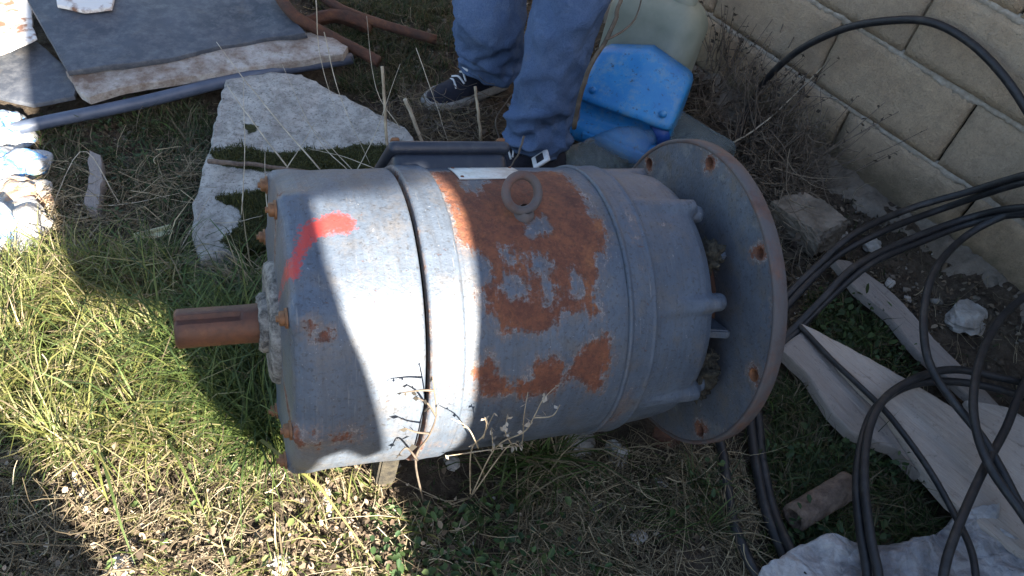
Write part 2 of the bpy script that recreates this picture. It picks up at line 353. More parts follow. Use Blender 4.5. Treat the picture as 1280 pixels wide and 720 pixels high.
c_ = t.mix(t.ramp(t.noise(22, 7, .7, dist=.8), [(0.42, 0.), (0.55, 1.)]), (0.46, 0.28, 0.17), (0.42, 0.39, 0.35)); c_ = t.mix(t.ramp(t.noise(20, 7, .7), [(.5, 0.), (.75, .6)]), c_, (.28, .26, .24))
t.fin(c_, .42, t.bump(vo.outputs['Distance'], .8, .02, t.bump(t.noise(40, 6, .7, dist=2.), .7, .012)))
simple('plastic_cream', (.40, .42, .25), (.52, .53, .36), 30, .5)
simple('dry_stem', (.22, .17, .11), (.44, .37, .26), 30, .85)
simple('dead_twig', (.075, .058, .045), (.15, .12, .09), 30, .9)
simple('pale_stem', (.30, .25, .18), (.50, .45, .35), 30, .8)
simple('debris', (.02, .018, .014), (.07, .06, .04), 60, .95, 1, .008)
simple('plaster', (.42, .38, .32), (.52, .48, .42), 4, .95)
simple('footing_concrete', (.10, .085, .066), (.21, .18, .145), 16, .95, .9, .008)
t = NT('jug_plastic')
t.fin(t.mix(t.ramp(t.noise(9, 6, .65), [(.35, 0.), (.7, 1.)]), (.24, .28, .24), (.38, .42, .37)), .42, t.bump(t.noise(12, 4), .3, .004), **{'Transmission Weight': .35, 'IOR': 1.3})
t = NT('bottle_plastic')
t.fin((.72, .86, .92), .12, t.bump(t.noise(26, 5), .8, .012), **{'Transmission Weight': .93, 'IOR': 1.12})
def leafmat(name, tr=.35, rough=.6):
    t = NT(name); c = t.attr('col', False); t.fin(c, rough, spec=.35)
    tl = t.new('ShaderNodeBsdfTranslucent'); t.L(c, tl.inputs[0]); mx = t.new('ShaderNodeMixShader'); mx.inputs[0].default_value = tr
    t.L(t.b.outputs[0], mx.inputs[1]); t.L(tl.outputs[0], mx.inputs[2]); t.L(mx.outputs[0], t.out.inputs[0])
leafmat('blade', .35, .55); leafmat('straw', .12, .75); leafmat('litter', .2, .85)
t = NT('gravel'); t.fin(t.attr('col', False), .95, t.bump(t.noise(150, 5), .7, .003), spec=.2)

# ------------------------------------------------------------------ the setting: ground
def axis_pts(c, half, step, far, n):
    i = np.arange(-half, half+1e-6, step); g = half+(far-half)*(np.linspace(0, 1, n+1)[1:]**3)
    return np.concatenate([c-g[::-1], c+i, c+g])
gx = axis_pts(0, 2.0, .0135, 90, 26); gy = axis_pts(1.3, 1.6, .0135, 90, 26)
XX, YY = np.meshgrid(gx, gy); nx = len(gx); ny = len(gy)
i = np.arange(ny-1)[:, None]*nx; j = np.arange(nx-1)[None, :]
me = mesh_np('ground', np.stack([XX, YY, ground(XX, YY)], -1).reshape(-1, 3), np.stack([i+j, i+j+1, i+nx+j+1, i+nx+j], -1).reshape(-1, 4))
struct(link('ground', me, 'soil'))


# ------------------------------------------------------------------ unseen blockers added behind the viewer, outlines cut to shape the sun patches
HX = np.array([math.cos(AZ), math.sin(AZ), 0]); HN = np.array([math.sin(AZ), -math.cos(AZ), 0])
def shade_blocker(name, pts, D, th, label, cat):
    bm = bmesh.new(); A = [bm.verts.new((HX*a+HN*D+np.array([0, 0, z])).tolist()) for a, z in pts]
    f = bm.faces.new(A); r = bmesh.ops.extrude_face_region(bm, geom=[f])
    for v in r['geom']:
        if isinstance(v, bmesh.types.BMVert): v.co += Vector((HN*th).tolist())
    bmesh.ops.triangulate(bm, faces=[f for f in bm.faces if len(f.verts) > 4]); bmesh.ops.recalc_face_normals(bm, faces=bm.faces[:])
    return tag(link(name, bm_mesh(name, bm, False), 'plaster'), label, cat)
SD = 1.2; DZ = (2.0-SD)*math.tan(EL)
def dz(pts): return [(a, max(z-DZ, -.05)) for a, z in pts]
shade_blocker('added_shade_wall', dz([(.2, -.05), (.2, 1.40), (.235, 1.5), (.31, 1.72), (.342, 1.95), (.40, 2.16), (.412, 2.218), (.30, 2.222), (.196, 2.236), (.182, 2.16), (.180, 2.07), (.190, 1.98), (.198, 1.805), (.17, 1.79), (.14, 1.835), (.11, 1.82), (.09, 1.72), (.05, 1.685), (-.02, 1.79), (-.045, 1.92), (-.19, 1.97), (-.222, 2.2), (-.2, 2.45), (-.17, 2.62), (-.12, 2.74), (.4, 2.62), (1.0, 2.52), (1.85, 2.44), (2.3, 2.05), (3.1, 1.9), (3.1, -.05)]), SD, .04, 'unseen added shade wall, its ragged gap cut to shape the sun patch, opposite the block wall', 'wall')  # invented wall; its gap is drawn from the wanted shadow edges
shade_blocker('added_shade_panel', dz([(-1.7, -.05), (-.15, -.05), (-.17, 1.35), (-.235, 1.56), (-.325, 1.75), (-.43, 1.90), (-1.7, 1.90)]), SD, .04, 'unseen added panel beside the gap, casting shade on the front left corner', 'panel')  # invented panel, placed only to shade the near left ground

# ------------------------------------------------------------------ concrete block wall
WO = np.array([.55, 2.17, 0.]); WD = np.array([.7071, -.7071, 0]); WNRM = np.array([-.7071, -.7071, 0])
def WP(x, y, off=0.0):
    p0 = WO+WNRM*off; d = ray(x, y); return C+d*((p0-C)@WNRM)/(d@WNRM)
wall = tag(empty('block_wall', WO.tolist(), (0, 0, -math.pi/4)), 'brown-grey concrete block wall with open vertical joints and pale mortar beds', 'wall')
BL, BH, BT = .400, .200, .19
def block_mesh(k, ln):
    nu, nv = max(4, int(ln/.02)), 10
    u = np.linspace(0, 1, nu); v = np.linspace(0, 1, nv); U, Vv = np.meshgrid(u, v)
    eu = np.minimum(U, 1-U)*ln; ev = np.minimum(Vv, 1-Vv)*(BH-.012)
    y = .003*fbm(U*9+k*11, Vv*5+k*7, k)+np.clip(.004-np.minimum(eu, ev), 0, .004)*.4+np.where(np.minimum(eu, ev) < .012, .0025*vnoise(U*22, Vv*12, k+3), 0)
    front = np.stack([U*ln+.0015*(vnoise(U*30, Vv*9, k)-.5), y, Vv*(BH-.012)], -1).reshape(-1, 3)
    i = np.arange(nv-1)[:, None]*nu; j = np.arange(nu-1)[None, :]
    Q = np.stack([i+j, i+j+1, i+nu+j+1, i+nu+j], -1).reshape(-1, 4)
    b = MB(); b.add(front, Q)
    ring = list(range(nu))+[nu*r+nu-1 for r in range(1, nv)]+[nu*(nv-1)+c for c in range(nu-2, -1, -1)]+[nu*r for r in range(nv-2, 0, -1)]
    back = front[ring].copy(); back[:, 1] = BT; m = len(ring)
    b.V.append(back); q = [(ring[(z+1) % m], ring[z], len(front)+z, len(front)+(z+1) % m) for z in range(m)]
    b.Q.append(np.array(q)); b.n += m
    me = b.mesh('block', False); me.materials.append(M['concrete_block']); return me
full = [block_mesh(k, BL-.008) for k in range(7)]
U0, U1 = -2.4, 2.4; NC = 7
offs = [0., .27, .05, .24, .02, .22, .03]
for c in range(NC):
    u = U0-.4+((offs[c]-U0) % .4); n = 0
    while u < U1:
        o = link('block', full[(n*3+c*5) % 7], None, wall, (u+.004, random.uniform(-.003, .003), c*BH)); n += 1
        u += .4
    # mortar bed: a lumpy smeared strip standing level with the block faces
    nb = 1500; uu = np.linspace(U0-.3, U1+.1, nb)
    rows = []
    for z, yb in ((-.008, .010), (-.004, .003), (.003, .0005), (.010, .003), (.016, .010)):
        rows.append(np.stack([uu, yb+.0005+.012*fbm(uu*19, uu*0+z*90+c, 21+c)+.007*fbm(uu*90, uu*0+z*300, 23+c), (c+1)*BH-.012+z+.020*fbm(uu*16, uu*0+z*30, 4+c)+.010*fbm(uu*80, uu*0+z*60, 6+c)*(1 if abs(z) > .003 else .2)], -1))
    V = np.vstack(rows); i = np.arange(4)[:, None]*nb; j = np.arange(nb-1)[None, :]
    link('mortar_bed', mesh_np('mortar_bed', V, np.stack([i+j, i+j+1, i+nb+j+1, i+nb+j], -1).reshape(-1, 4)), 'mortar', wall)
bk = rbox('backing', (U1-U0+.3, .12, NC*BH-.01), 0); o = link('backing', bk, 'debris', wall, ((U0+U1)/2-.1, .085, NC*BH/2-.01))
# rough footing at the wall's base
nb = 900; uu = np.linspace(U0-.2, U1, nb); prof = [(-.12, -.03), (-.105, .0), (-.09, .02), (-.075, .03), (-.06, .037), (-.04, .042), (-.02, .045), (.0, .045), (.02, .03)]; rows = []
for yy, zz in prof:
    rows.append(np.stack([uu, yy+.05*fbm(uu*6, uu*0+yy*40, 31)+.02*fbm(uu*30, uu*0+yy*40, 33)+.012*fbm(uu*90, uu*0+yy*120, 39), zz+.04*fbm(uu*8, uu*0+yy*30, 36)+.03*fbm(uu*28, uu*0+yy*50, 38)+.016*fbm(uu*90, uu*0+yy*140, 40)], -1))
V = np.vstack(rows); i = np.arange(len(prof)-1)[:, None]*nb; j = np.arange(nb-1)[None, :]
link('footing', mesh_np('footing', V, np.stack([i+j, i+j+1, i+nb+j+1, i+nb+j], -1).reshape(-1, 4)), 'footing_concrete', wall)

# ------------------------------------------------------------------ the electric motor
ML = np.array([-.358, .718, .365]); my, mt = math.radians(23.8), math.radians(-6.8)
MA = np.array([math.cos(my)*math.cos(mt), math.sin(my)*math.cos(mt), math.sin(mt)])
ME1 = np.cross(MA, [0, 0, 1.]); ME1 /= np.linalg.norm(ME1); ME2 = np.cross(ME1, MA)
def cyl(x, y, R=.238):
    d = ray(x, y); o = C-ML; dp = d-(d@MA)*MA; op = o-(o@MA)*MA
    A = dp@dp; B = dp@op; D = max(B*B-A*(op@op-R*R), 0); p = o+d*((-B-D**.5)/A)
    return p@MA, math.atan2(p@ME2, p@ME1)
def cpt(x, y, R=.238):
    s_, t_ = cyl(x, y, R); return ML+MA*s_+R*(math.cos(t_)*ME1+math.sin(t_)*ME2)
OFF = np.array([-.33, 0, .246])
mb = ML-(MA*OFF[0]+(-ME1)*OFF[1]+ME2*OFF[2])
motor = tag(empty('electric_motor', mb.tolist()), 'big blue-grey electric motor with flaking rust lying on its side in the grass', 'motor')
X_, Y_, Z_ = MA, -ME1, ME2
motor.matrix_world = Matrix(((X_[0], Y_[0], Z_[0], mb[0]), (X_[1], Y_[1], Z_[1], mb[1]), (X_[2], Y_[2], Z_[2], mb[2]), (0, 0, 0, 1)))
def mpart(name, me, mat, parent=motor):
    if parent is motor: me.transform(Matrix.Translation(OFF.tolist()))
    return link(name, me, mat, parent)
def wrap(a): return (a+math.pi) % (2*math.pi)-math.pi
def polyST(px, R=.238): return [(lambda q: (q[0], q[1]*R))(cyl(x, y, R)) for x, y in px]
def z5(pts): return [(400+x/2.667, 220+y/2.667) for x, y in pts]
def z8(pts): return [(400+x/2.667, 450+y/2.667) for x, y in pts]
rust_main = z5([(365, -14), (375, 10), (420, 80), (440, 130), (440, 200), (470, 235), (540, 265), (575, 300), (560, 350), (520, 375), (540, 420), (575, 470), (600, 515), (660, 510), (690, 530), (750, 520), (800, 490), (815, 455), (860, 460), (880, 440), (900, 470), (930, 465), (925, 430), (905, 420), (925, 380), (930, 330), (915, 280), (950, 260), (955, 200), (930, 150), (900, 130), (880, 60), (830, 20), (800, -14)])
rust_holes = [z5(h) for h in ([(600, 240), (640, 245), (645, 285), (610, 290)], [(690, 272), (740, 265), (770, 300), (760, 325), (700, 320)], [(612, 330), (660, 335), (692, 370), (690, 400), (640, 410), (615, 380)], [(690, 150), (750, 140), (765, 180), (720, 205), (690, 190)], [(748, 350), (775, 360), (778, 430), (755, 430)], [(835, 320), (865, 340), (870, 390), (840, 390)], [(470, -10), (560, 10), (520, 60), (480, 40)])]
rust_low = [z5([(565, 590), (585, 650), (640, 695), (690, 670), (720, 620), (770, 598), (815, 625), (820, 665), (845, 600), (885, 565), (930, 532), (965, 550), (972, 610), (955, 660), (940, 710)])+z8([(905, 108), (870, 80), (825, 60), (780, 110), (730, 110), (690, 130), (640, 112), (580, 125), (530, 125), (540, 70), (508, 45)])]
def rust_stator(S, TH):
    X = S; Y = wrap(TH)*.238
    d = sdist(X, Y, polyST(rust_main))
    for h in rust_holes: d = np.minimum(d, -sdist(X, Y, polyST(h)))
    for q in rust_low: d = np.maximum(d, sdist(X, Y, polyST(q)))
    return np.clip(d/.016, -1.6, 1.6)
def edge_rust(S, lo, hi, k=.55): return -1.5+k*np.exp(-(np.minimum(S-lo, hi-S)/.004)**2)
BANG = [math.radians(97-45*k) for k in range(8)]
def cap_disp(S, R, TH):
    k = np.zeros_like(S)
    for b in BANG: k = np.maximum(k, np.exp(-(wrap(TH-b)/.085)**2))
    fall = np.clip(1-S/.085, 0, 1)**1.2*np.clip((R-.17)/.04, 0, 1)
    flat = .004*np.cos(8*(TH-BANG[0]))*np.clip(1-S/.14, 0, 1)*np.clip((R-.17)/.05, 0, 1)
    return S-.004*k*np.clip((R-.18)/.03, 0, 1)*(S < .02), R+k*fall*.012+flat*.6+.0012*(vnoise(S*30, TH*6, 2)-.5)
capprof = resample([(-.004, .03), (-.002, .14), (0, .190), (.0015, .212), (.005, .223), (.012, .230), (.03, .2355), (.08, .238), (.13, .239), (.1765, .2405), (.1795, .2385), (.1805, .226)], .0032)
V, Q, S, TH = revolve(capprof, 480, cap_disp)
me = mesh_np('end_shield', V, Q)
red_px = [(352, 326), (362, 318), (371, 300), (372, 282), (388, 274), (402, 268), (418, 265), (436, 266), (447, 277), (444, 288), (430, 293), (412, 292), (398, 300), (386, 312), (379, 330), (376, 346), (366, 349), (354, 344)]
red = np.clip(sdist(S, wrap(TH)*.238, polyST(red_px))/.010, -2, 1.4)
fattr(me, 'red', red+3)
rs = edge_rust(S, .0, .30, .3)
for (px, py, r) in ((372, 556, .030), (352, 236, .022), (428, 545, .022), (388, 408, .014), (404, 418, .012), (560, 566, .03)):
    q = cyl(px, py); rs = np.maximum(rs, .55-np.hypot((S-q[0])*.8, (wrap(TH-q[1]))*.238)/r)
fattr(me, 'rust', rs); mpart('end_shield', me, 'motor_paint')
ringp = resample([(.1850, .2260), (.1855, .241), (.1885, .2445), (.21, .2440), (.232, .2445), (.236, .243), (.2375, .236)], .003)
V, Q, S, TH = revolve(ringp, 360, lambda S, R, TH: (S, R+.0016*(vnoise(S*60, TH*9, 8)-.5)))
me = mesh_np('frame_ring', V, Q); fattr(me, 'rust', edge_rust(S, .1855, .30, 1.35)+1.2*np.clip(fbm(S*10, TH*5, 12), 0, 1)+np.where(wrap(TH) < -.05, .55, 0)); mpart('frame_ring', me, 'motor_paint')
V, Q, S, TH = revolve(resample([(.237, .2355), (.2375, .2385), (.30, .2390), (.44, .2390), (.4995, .2385)], .0023), 620, lambda S, R, TH: (S, R+.0012*fbm(S*14, TH*4, 6)))
me = mesh_np('stator_housing', V, Q); fattr(me, 'rust', rust_stator(S, TH)); mpart('stator_housing', me, 'motor_paint')
V, Q, S, TH = revolve(resample([(.4998, .236), (.5005, .2420), (.506, .2435), (.5065, .2415), (.544, .2410), (.5465, .2425), (.549, .2410), (.550, .234)], .003), 360, lambda S, R, TH: (S, R+.0014*(vnoise(S*70, TH*11, 4)-.5)))
me = mesh_np('frame_ring', V, Q); fattr(me, 'rust', -1.4+1.0*np.exp(-(wrap(TH-math.radians(80))/.35)**2)*np.exp(-((S-.53)/.02)**2)+1.15*np.exp(-(wrap(TH+.1)/.5)**2)*np.exp(-((S-.515)/.02)**2)); mpart('frame_ring', me, 'motor_paint')
FANG = [math.radians(45+45*k) for k in range(8)]
def sh_disp(S, R, TH):
    k = np.zeros_like(S)
    for b in FANG: k = np.maximum(k, np.exp(-(wrap(TH-b)/.060)**4))
    up = np.clip((S-.55)/.02, 0, 1)*np.clip((R-.16)/.02, 0, 1)
    return S+.004*k*(R > .18)*(S > .62), np.where(R > .16, R+k*up*np.clip(.2345-R, 0, .02)*1.0+k*up*.0025, R)+.001*(vnoise(S*40, TH*8, 9)-.5)
V, Q, S, TH = revolve(resample([(.5502, .2345), (.58, .2325), (.625, .2295), (.652, .225), (.668, .215), (.676, .202), (.678, .188), (.678, .10)], .0035), 400, sh_disp)
me = mesh_np('end_shield', V, Q); q1 = cyl(834, 278); rs = -1.5+1.35*np.exp(-((S-q1[0])/.022)**2-(wrap(TH-q1[1])*.238/.007)**2)
fattr(me, 'rust', rs); mpart('end_shield', me, 'motor_paint')
# round bolt bosses of the flange-side shield
bossp = resample([(.600, .0), (.6005, .012), (.62, .0155), (.688, .0155), (.694, .013), (.696, .0)], .004)
for b in FANG:
    V, Q, S, TH = revolve(bossp, 20); V[:, 1] += -.207*math.cos(b); V[:, 2] += .207*math.sin(b)
    mpart('boss', mesh_np('boss', V, Q), 'motor_paint')
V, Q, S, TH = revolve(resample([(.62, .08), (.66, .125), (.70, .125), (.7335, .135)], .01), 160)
mpart('flange_neck', mesh_np('flange_neck', V, Q), 'rust_dark')  # dark rust here also paints shade into the gap behind the shield
for k in range(8):
    b = FANG[k]+math.radians(-20); er = np.array([0, -math.cos(b), math.sin(b)]); et = np.array([0, math.sin(b), math.cos(b)])
    bm = bmesh.new(); pts = [(.665, .11), (.668, .178), (.685, .170), (.7338, .185), (.7338, .11)]
    A = [bm.verts.new((np.array([s_, 0, 0])+er*r_+et*.008).tolist()) for s_, r_ in pts]; B_ = [bm.verts.new((np.array([s_, 0, 0])+er*r_-et*.008).tolist()) for s_, r_ in pts]
    bm.faces.new(A); bm.faces.new(B_[::-1])
    for z in range(5): bm.faces.new((A[z], B_[z], B_[(z+1) % 5], A[(z+1) % 5]))
    bmesh.ops.recalc_face_normals(bm, faces=bm.faces[:]); bmesh.ops.bevel(bm, geom=bm.edges[:], offset=.003, segments=2, affect='EDGES')
    mpart('rib', bm_mesh('rib', bm, False), 'motor_paint')
# flange disc with eight drilled holes
RF, RB, HR = .290, .265, .0105
HANG = [math.radians(152.5-45*k) for k in range(8)]
def flange_mesh():
    th = []; ns = 384
    rr = np.array([.10, .14, .17, .20, .23, RB-.016, RB-.011, RB-.0055, RB, RB+.0055, RB+.011, RB+.016, .2835])
    tg = np.linspace(0, 2*math.pi, ns, endpoint=False)
    b = MB()
    for side, s0 in ((0, .734), (1, .757)):
        R, T = np.meshgrid(rr, tg, indexing='ij'); Yl = -R*np.cos(T); Zl = R*np.sin(T)
        keep = np.ones(R.shape, bool)
        for h in HANG:
            cy, cz = -RB*math.cos(h), RB*math.sin(h); dy, dz = Yl-cy, Zl-cz; d = np.hypot(dy, dz)
            # push near vertices onto the hole edge, drop what lies inside
            ins = d < HR*.72; keep &= ~ins
            m = (d >= HR*.72) & (d < HR*1.3); Yl = np.where(m, cy+dy/d*HR, Yl); Zl = np.where(m, cz+dz/d*HR, Zl)
        V = np.stack([np.full(R.shape, s0), Yl, Zl], -1).reshape(-1, 3); K = keep.ravel()
        i = np.arange(len(rr)-1)[:, None]*ns; j = np.arange(ns)[None, :]; k = (j+1) % ns
        Q = np.stack([i+j, i+ns+j, i+ns+k, i+k], -1).reshape(-1, 4); Q = Q[K[Q].all(1)]
        b.add(V, Q if side == 0 else Q[:, ::-1])
    return b.mesh('flange', False)
me = flange_mesh()
vv = np.array([v.co[:] for v in me.vertices]); fr = np.full(len(vv), -1.5)
for h in HANG: fr = np.maximum(fr, 1.0-np.hypot(vv[:, 1]+RB*math.cos(h), vv[:, 2]-RB*math.sin(h))/.016)
fr = np.maximum(fr, -.35-np.abs(np.hypot(vv[:, 1], vv[:, 2])-.285)/.02)
fattr(me, 'rust', fr)
for p in me.polygons: p.use_smooth = False
flange = mpart('flange', me, 'flange_paint')
V, Q, S, TH = revolve([(.7338, .2830), (.7325, .2838), (.7325, .2885), (.7345, .2905), (.757, .2905), (.7585, .2885), (.7575, .2830)], 240, lambda S, R, TH: (S, R+.0012*fbm(TH*20, S*50, 3)))
rim = link('rim', mesh_np('rim', V, Q), 'rust_rim', flange); rim.data.transform(Matrix.Translation(OFF.tolist()))
for h in HANG:
    V, Q, S, TH = revolve([(.7336, HR+.0012), (.7338, HR-.0006), (.745, HR-.001), (.7572, HR)], 20)
    V[:, 1] += -RB*math.cos(h); V[:, 2] += RB*math.sin(h)
    o = link('bolt_hole', mesh_np('bolt_hole', V, Q), 'rust_iron', flange); o.data.transform(Matrix.Translation(OFF.tolist()))
# bearing cover, shaft with its keyway, bolts
V, Q, S, TH = revolve(resample([(-.016, .034), (-.017, .085), (-.014, .094), (-.006, .099), (.004, .100)], .005), 120, lambda S, R, TH: (S+.003*fbm(TH*9, R*70, 5), R+.003*fbm(TH*8, S*60, 6)))
mpart('bearing_cover', mesh_np('bearing_cover', V, Q), 'grey_scale')
V, Q, S, TH = revolve(resample([(-.028, .033), (-.030, .042), (-.024, .047), (-.014, .048)], .004), 80, lambda S, R, TH: (S+.006*fbm(TH*6, R*90, 7), R+.006*fbm(TH*6, S*60, 8)))
mpart('bearing_seal', mesh_np('bearing_seal', V, Q), 'grey_scale')
KA = math.radians(78); ns = 96; KD = .008; KW = .20
def sh2(S, R, TH):
    m = (np.abs(wrap(TH-KA)) < KW) & (S < -.055)
    return S, np.where(m & (R > .02), R-KD, R)
V, Q, S, TH = revolve(resample([(-.150, .0), (-.150, .026), (-.147, .0295), (-.145, .0305), (-.056, .0305), (-.0545, .0305), (-.02, .0318)], .004), ns, sh2)
shaft = mpart('shaft', mesh_np('shaft', V, Q, None, False), 'shaft_steel')
def hexbolt(r=.0125, h=.011):
    b = MB(); ph = np.linspace(0, 2*math.pi, 6, endpoint=False)
    rings = [(0, r), (-h*.8, r), (-h, r*.82), (-h, r*.3)]
    V = np.vstack([np.stack([np.full(6, x), -q*np.cos(ph), q*np.sin(ph)], 1) for x, q in rings]); Q = []
    for k in range(3):
        for z in range(6): Q.append((k*6+z, (k+1)*6+z, (k+1)*6+(z+1) % 6, k*6+(z+1) % 6))
    b.add(V, Q); b.add([(-h, 0, 0)]+[tuple(v) for v in V[18:24]], None, [(0, 1+(z+1) % 6, 1+z) for z in range(6)])
    W, Q2, _, _ = revolve([(-.001, r*.9), (-.0015, r*1.3), (.002, r*1.35)], 20); b.add(W, Q2)
    V3, Q3, _, _ = revolve([(-h-.004, 0), (-h-.004, r*.42), (-h+.001, r*.45)], 12); b.add(V3, Q3)
    me = b.mesh('bolt', False); me.materials.append(M['bolt_brass']); return me
hb = hexbolt(.0105, .009)
for b_ in BANG:
    o = link('bolt', hb, None, motor, (OFF[0]-.003, -.219*math.cos(b_)+OFF[1], .219*math.sin(b_)+OFF[2]))
    o.rotation_euler = (random.uniform(0, 1), 0, 0)
# lifting eye
eye_s, eye_t = cyl(655, 268, .24); c_ = np.array([eye_s, -.24*math.cos(eye_t), .24*math.sin(eye_t)]); nr = np.array([0, -math.cos(eye_t), math.sin(eye_t)])
tg = np.array([0, math.sin(eye_t), math.cos(eye_t)]); axd = np.array([1., 0, 0])
pl = axd*.93+tg*.25; pl /= np.linalg.norm(pl); up_ = nr*.60+tg*.72; up_ -= pl*(up_@pl); up_ /= np.linalg.norm(up_)
ph = np.linspace(0, 2*math.pi, 33); cen = c_+nr*.010+up_*.026
b = MB(); b.tube([cen+(.0285*math.cos(a)*pl+.0265*math.sin(a)*up_) for a in ph], .0070, 12, cap=False)
V, Q, S, TH = revolve([(-.004, .016), (.003, .0155), (.008, .013), (.012, .010)], 32)
Vb = c_+V[:, :1]*nr+V[:, 1:2]*(-tg)+V[:, 2:3]*axd; b.add(Vb, Q)
mpart('lifting_eye', b.mesh('lifting_eye'), 'rust_rim')
# name plate and its rivets
pa, pb = cyl(575, 222), cyl(655, 222)
th0, th1 = math.radians(108), math.radians(124); s0, s1 = pa[0]-.004, pb[0]
V = []; n_ = 8
for k in range(n_+1):
    a = th0+(th1-th0)*k/n_
    for r_ in (.2392, .2412):
        for s_ in (s0, s1): V.append((s_, -r_*math.cos(a), r_*math.sin(a)))
Q = []
for k in range(n_):
    z = k*4; Q += [(z+2, z+3, z+7, z+6), (z, z+4, z+5, z+1), (z, z+2, z+6, z+4), (z+1, z+5, z+7, z+3)]
Q += [(0, 1, 3, 2), (n_*4, n_*4+2, n_*4+3, n_*4+1)]
plate = mpart('name_plate', mesh_np('name_plate', V, Q, None, False), 'plate_white')
for s_ in (s0+.006, s1-.006):
    for a in (th0+.03, th1-.03):
        W, Q2, _, _ = revolve([(-.0018, 0), (-.0012, .0025), (.001, .0032)], 10)
        nrm = np.array([0, -math.cos(a), math.sin(a)]); tt = np.array([0, math.sin(a), math.cos(a)])
        Vr = np.array([s_, 0, 0])+nrm*.2415+W[:, :1]*(-nrm)+W[:, 1:2]*tt+W[:, 2:3]*np.array([1., 0, 0])
        o = link('rivet', mesh_np('rivet', Vr, Q2), 'rust_iron', plate); o.data.transform(Matrix.Translation(OFF.tolist()))
# terminal box on the far shoulder
ba = math.radians(147); bx_ = np.array([1., 0, 0]); bz_ = np.array([0, -math.cos(ba), math.sin(ba)]); by_ = np.cross(bz_, bx_)
def boxpart(name, dims, cen, bev, mat, parent=motor, seg=4):
    me = rbox(name, dims, bev, seg); m4 = Matrix(((bx_[0], by_[0], bz_[0], 0), (bx_[1], by_[1], bz_[1], 0), (bx_[2], by_[2], bz_[2], 0), (0, 0, 0, 1)))
    me.transform(Matrix.Translation(cen)); me.transform(m4)
    if parent is not motor: me.transform(Matrix.Translation(OFF.tolist()))
    return mpart(name, me, mat, parent)
tb = boxpart('terminal_box', (.20, .16, .07), (.292, 0, .222), .016, 'box_paint')
lid = boxpart('lid', (.212, .172, .022), (.292, 0, .262), .010, 'box_paint', tb)
for sx in (-1, 1):
    for sy in (-1, 1): boxpart('lid_screw', (.014, .014, .008), (.292+sx*.092, sy*.072, .2755), .003, 'bolt_brass', lid, 2)
# support foot under the frame and grit packed between ribs
for s_, a_ in ((.175, -52), (.44, -58)):
    a = math.radians(a_); bm = bmesh.new(); bmesh.ops.create_cube(bm, size=1)
    for v in bm.verts: v.co = Vector((s_+v.co.x*.035, -.225*math.cos(a)+v.co.y*.05, .225*math.sin(a)-.052+v.co.z*.125))
    bmesh.ops.bevel(bm, geom=bm.edges[:], offset=.004, segments=2, affect='EDGES')
    mpart('mounting_foot', bm_mesh('mounting_foot', bm, False), 'debris')
def lump_mesh(name, n=3, amp=.35, freq=2.2, seed=0, smooth=False, sub=3):
    bm = bmesh.new(); bmesh.ops.create_icosphere(bm, subdivisions=sub, radius=1)
    vs = np.array([v.co[:] for v in bm.verts]); f = 1+amp*(fbm(vs[:, 0]*freq+seed*3.7, vs[:, 1]*freq+vs[:, 2]*1.7*freq, seed, 3)*2)
    q = np.round(f*7)/7 if not smooth else f
    f = .5*f+.5*q
    for v, k in zip(bm.verts, f): v.co *= float(k)
    return bm_mesh(name, bm, smooth)
for k, (px, py, r) in enumerate(((876, 322, .026), (872, 462, .034), (884, 450, .018), (868, 478, .03))):
    me = lump_mesh('packed_grit', amp=.8, freq=3, seed=k, sub=4, smooth=True); q = cyl(px, py, .185); s_ = min(max(q[0], .690), .712)
    me.transform(Matrix.Diagonal((r*.75, r, r*1.2, 1))); me.transform(Matrix.Translation((s_, -.185*math.cos(q[1]), .185*math.sin(q[1]))))
    mpart('packed_grit', me, 'debris')

